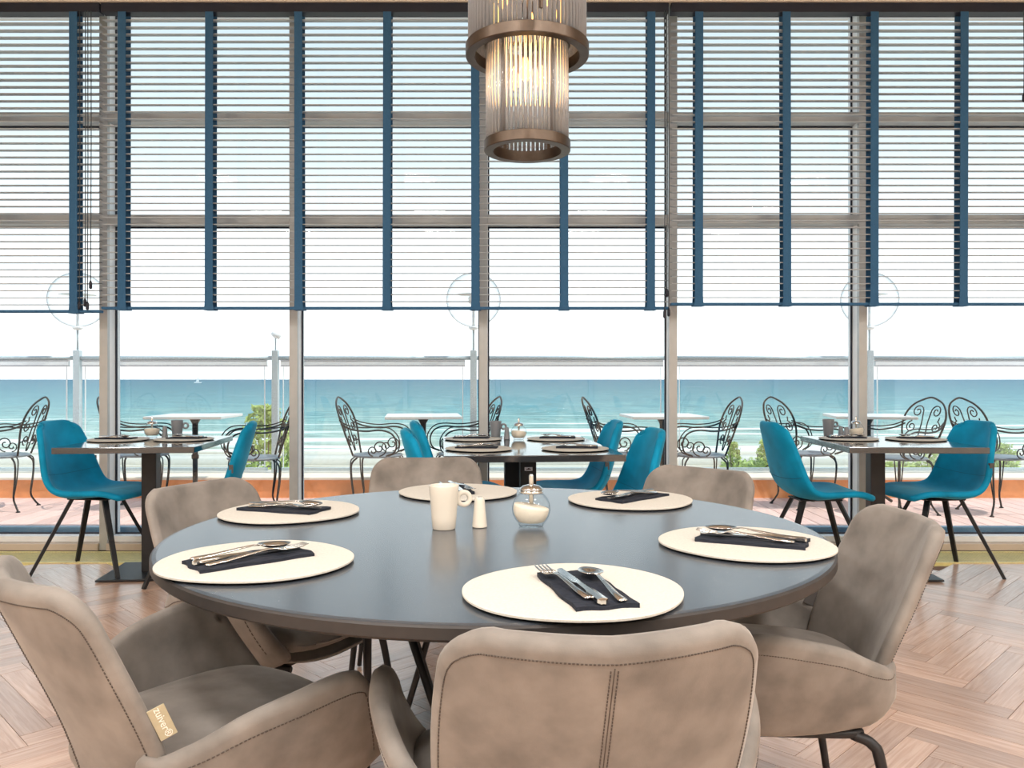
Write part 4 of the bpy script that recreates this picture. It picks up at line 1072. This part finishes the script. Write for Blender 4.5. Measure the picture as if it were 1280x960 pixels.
mg2 = make_mug(ceramic_grey); CHILD[mg2.name] = kids(mg2)
sk2 = make_shaker(ceramic_grey); CHILD[sk2.name] = kids(sk2)
first = {'m': mg2, 's': sk2}
def put_copy(key, src, x, y, rz, lab, cat, grp):
    if key in first: o = first.pop(key)
    else: o = copy_tree(src)
    o.location = (x, y, ZS); o.rotation_euler = (0, 0, rz); tag(o, lab, cat, grp)
for (xm, ym, xs, xs2, ys, xj, yj, wh_) in ((221.5, 546.5, 206, None, 547.5, 190, 546.5, 'left'), (619.5, 548, 647, None, 549.5, 648.5, 0, 'middle'), (1035.5, 544.8, 1051, 1057, 548, 1070, 546, 'right')):
    x, y = at_table(xm, ym, ZS); put_copy('m', mg2, x, y, 0.2, 'grey mug on the %s window table' % wh_, 'mug', 'mugs')
    if wh_ == 'middle':
        x, y = at_table(633.5, 549.5, ZS); put_copy('s', sk2, x, y, 0, 'grey shaker on the middle window table', 'shaker', 'shakers')
        x, y = at_table(648.5, 549.5, ZS); put_copy('j', sj, x, y, 1, 'round glass sugar jar on the middle window table', 'jar', 'sugar jars')
    else:
        x, y = at_table(xs, ys, ZS); put_copy('s', sk2, x, y, 0, 'grey shaker on the %s window table%s' % (wh_, ', the left of two' if xs2 else ''), 'shaker', 'shakers')
        if xs2:
            x, y = at_table(xs2+1, ys+1.2, ZS); put_copy('s', sk2, x, y, 0, 'grey shaker on the right window table, the one by the sugar jar', 'shaker', 'shakers')
        x, y = at_table(xj, yj, ZS); put_copy('j', sj, x, y, 2, 'round glass sugar jar on the %s window table' % wh_, 'jar', 'sugar jars')

# ------------------------------------------------------------------ pendant lamp of glass rods
PD = 2.30; PX_ = px(659, PD); S_ = PD/F_PX
pl = tag(empty('pendant_lamp', (PX_, PD, pz(189, PD))), 'two-tier pendant lamp of clear glass rods with dark bronze rings', 'pendant lamp')
def ring(name, ro, ri, z0, z1):
    o = MB().lathe([(ri, z0), (ro-0.002, z0), (ro, z0+0.002), (ro, z1-0.002), (ro-0.002, z1), (ri, z1), (ri, z0)], 72, cap0=False, cap1=False).build(name, bronze, pl); auto_smooth(o, 40); return o
R1 = 54*S_; R2 = 77*S_
Z1 = (189-71)*S_*1.0           # height of the upper ring above the lower one
ZTOP = 0.80
ring('lower_ring', R1, R1-0.026, -0.002, 0.028)
ring('inner_ring', R1-0.001, R1-0.022, Z1+0.028, Z1+0.045)
ring('upper_ring', R2, R2-0.026, Z1-0.002, Z1+0.030)
ring('top_ring', R2, R2-0.026, ZTOP, ZTOP+0.030)
def rods(r, n, z0, z1, off):
    rm = MB().tube([(0, 0, z0), (0, 0, z1)], 0.0052, 10).mesh('glass_rod'); rm.materials.append(rod_glass)
    for k in range(n):
        o = link('glass_rod', rm, None, pl, True if k == 0 else None); a = 2*PI*(k+off)/n; o.location = (r*math.cos(a), r*math.sin(a), 0)
rods(R1-0.010, 54, 0.029, Z1+0.0275, 0.0)
rods(R2-0.012, 76, Z1+0.031, ZTOP-0.001, 0.3)
for k in range(4):
    a = math.radians(-128+76*0+k*90+ (0 if k % 2 == 0 else -14))
    MB().bar(((R1-0.018)*math.cos(a), (R1-0.018)*math.sin(a), 0.028), ((R1-0.018)*math.cos(a), (R1-0.018)*math.sin(a), Z1+0.028), 0.008).build('upright', bronze, pl)
    MB().bar(((R2-0.020)*math.cos(a), (R2-0.020)*math.sin(a), Z1+0.030), ((R2-0.020)*math.cos(a), (R2-0.020)*math.sin(a), ZTOP), 0.008).build('upright', bronze, pl)
    MB().box(0, R2-R1+0.010, -0.006, 0.006, Z1+0.018, Z1+0.028).build('bracket', bronze, pl)
    b_ = kids(pl)[-1]; b_.location = ((R1-0.012)*math.cos(a), (R1-0.012)*math.sin(a), 0.0); b_.rotation_euler = (0, 0, a)
MB().tube([(0, 0, Z1-0.03), (0, 0, 3.62-pz(189, PD))], 0.008, 10).build('stem', bronze, pl, True)
MB().bar((-(R2-0.02), 0, ZTOP+0.012), (R2-0.02, 0, ZTOP+0.012), 0.012).bar((0, -(R2-0.02), ZTOP+0.012), (0, R2-0.02, ZTOP+0.012), 0.012).build('spider', bronze, pl)
MB().bar((-(R1-0.02), 0, Z1+0.036), (R1-0.02, 0, Z1+0.036), 0.008).build('spider', bronze, pl)
MB().lathe([(0.06, 3.585-pz(189, PD)), (0.06, 3.618-pz(189, PD))], 32).build('ceiling_rose', bronze, pl, True)
bulbm = MB().lathe([(0.006, 0.0), (0.008, -0.01), (0.014, -0.03), (0.014, -0.05), (0.006, -0.064), (0.001, -0.066)], 16).mesh('bulb'); bulbm.materials.append(filament)
holdm = MB().lathe([(0.010, 0.0), (0.011, 0.03), (0.006, 0.036)], 12).mesh('lamp_holder'); holdm.materials.append(bronze)
bl = []
for k in range(3):
    a = 2*PI*k/3+0.4; bl.append((0.045*math.cos(a), 0.045*math.sin(a), Z1-0.02))
for k in range(5):
    a = 2*PI*k/5+0.2; bl.append((0.10*math.cos(a), 0.10*math.sin(a), Z1+0.17))
for (x, y, z) in bl:
    o = link('bulb', bulbm, None, pl, None); o.location = (x, y, z)
    o = link('lamp_holder', holdm, None, pl, None); o.location = (x, y, z)
for (z, e_) in ((Z1-0.05, 0.15), (Z1+0.13, 0.4)):
    ldt = bpy.data.lights.new('pendant_light', 'POINT'); ldt.energy = e_; ldt.color = (1.0, 0.62, 0.30); ldt.shadow_soft_size = 0.05
    o = bpy.data.objects.new('pendant_light', ldt); COL.objects.link(o); o.parent = pl; o.location = (0, 0, z)

# ------------------------------------------------------------------ unseen lamps added to brighten the dining room
fill_pts = [(x, y) for y in (-2.9, -1.1, 0.7) for x in (-3.6, -1.2, 1.2, 3.6)]
for i, (x, y) in enumerate(fill_pts):
    t = tag(empty('added_fill_lamp', (x, y, ZC)), 'added round fill lamp in the %s row from the rear wall, %s from the left' % (['first', 'second', 'third'][i//4], ['first', 'second', 'third', 'fourth'][i % 4]), 'fill lamp', 'added fill lamps')  # added out of frame as interior fill, all alike
    MB().lathe([(0.30, 0.0), (0.30, -0.05), (0.285, -0.055), (0.285, 0.0)], 40, cap0=False, cap1=False).build('rim', frame_alu, t, True)
    MB().lathe([(0.284, -0.045), (0.15, -0.052), (0.001, -0.054)], 40, cap0=False).build('diffuser', fill_glow, t, True)
    la = bpy.data.lights.new('added_fill_light', 'AREA'); la.shape = 'DISK'; la.size = 0.5; la.energy = 21; la.color = (1.0, 0.985, 0.965)
    o = bpy.data.objects.new('added_fill_light', la); COL.objects.link(o); o.parent = t; o.location = (0, 0, -0.062)
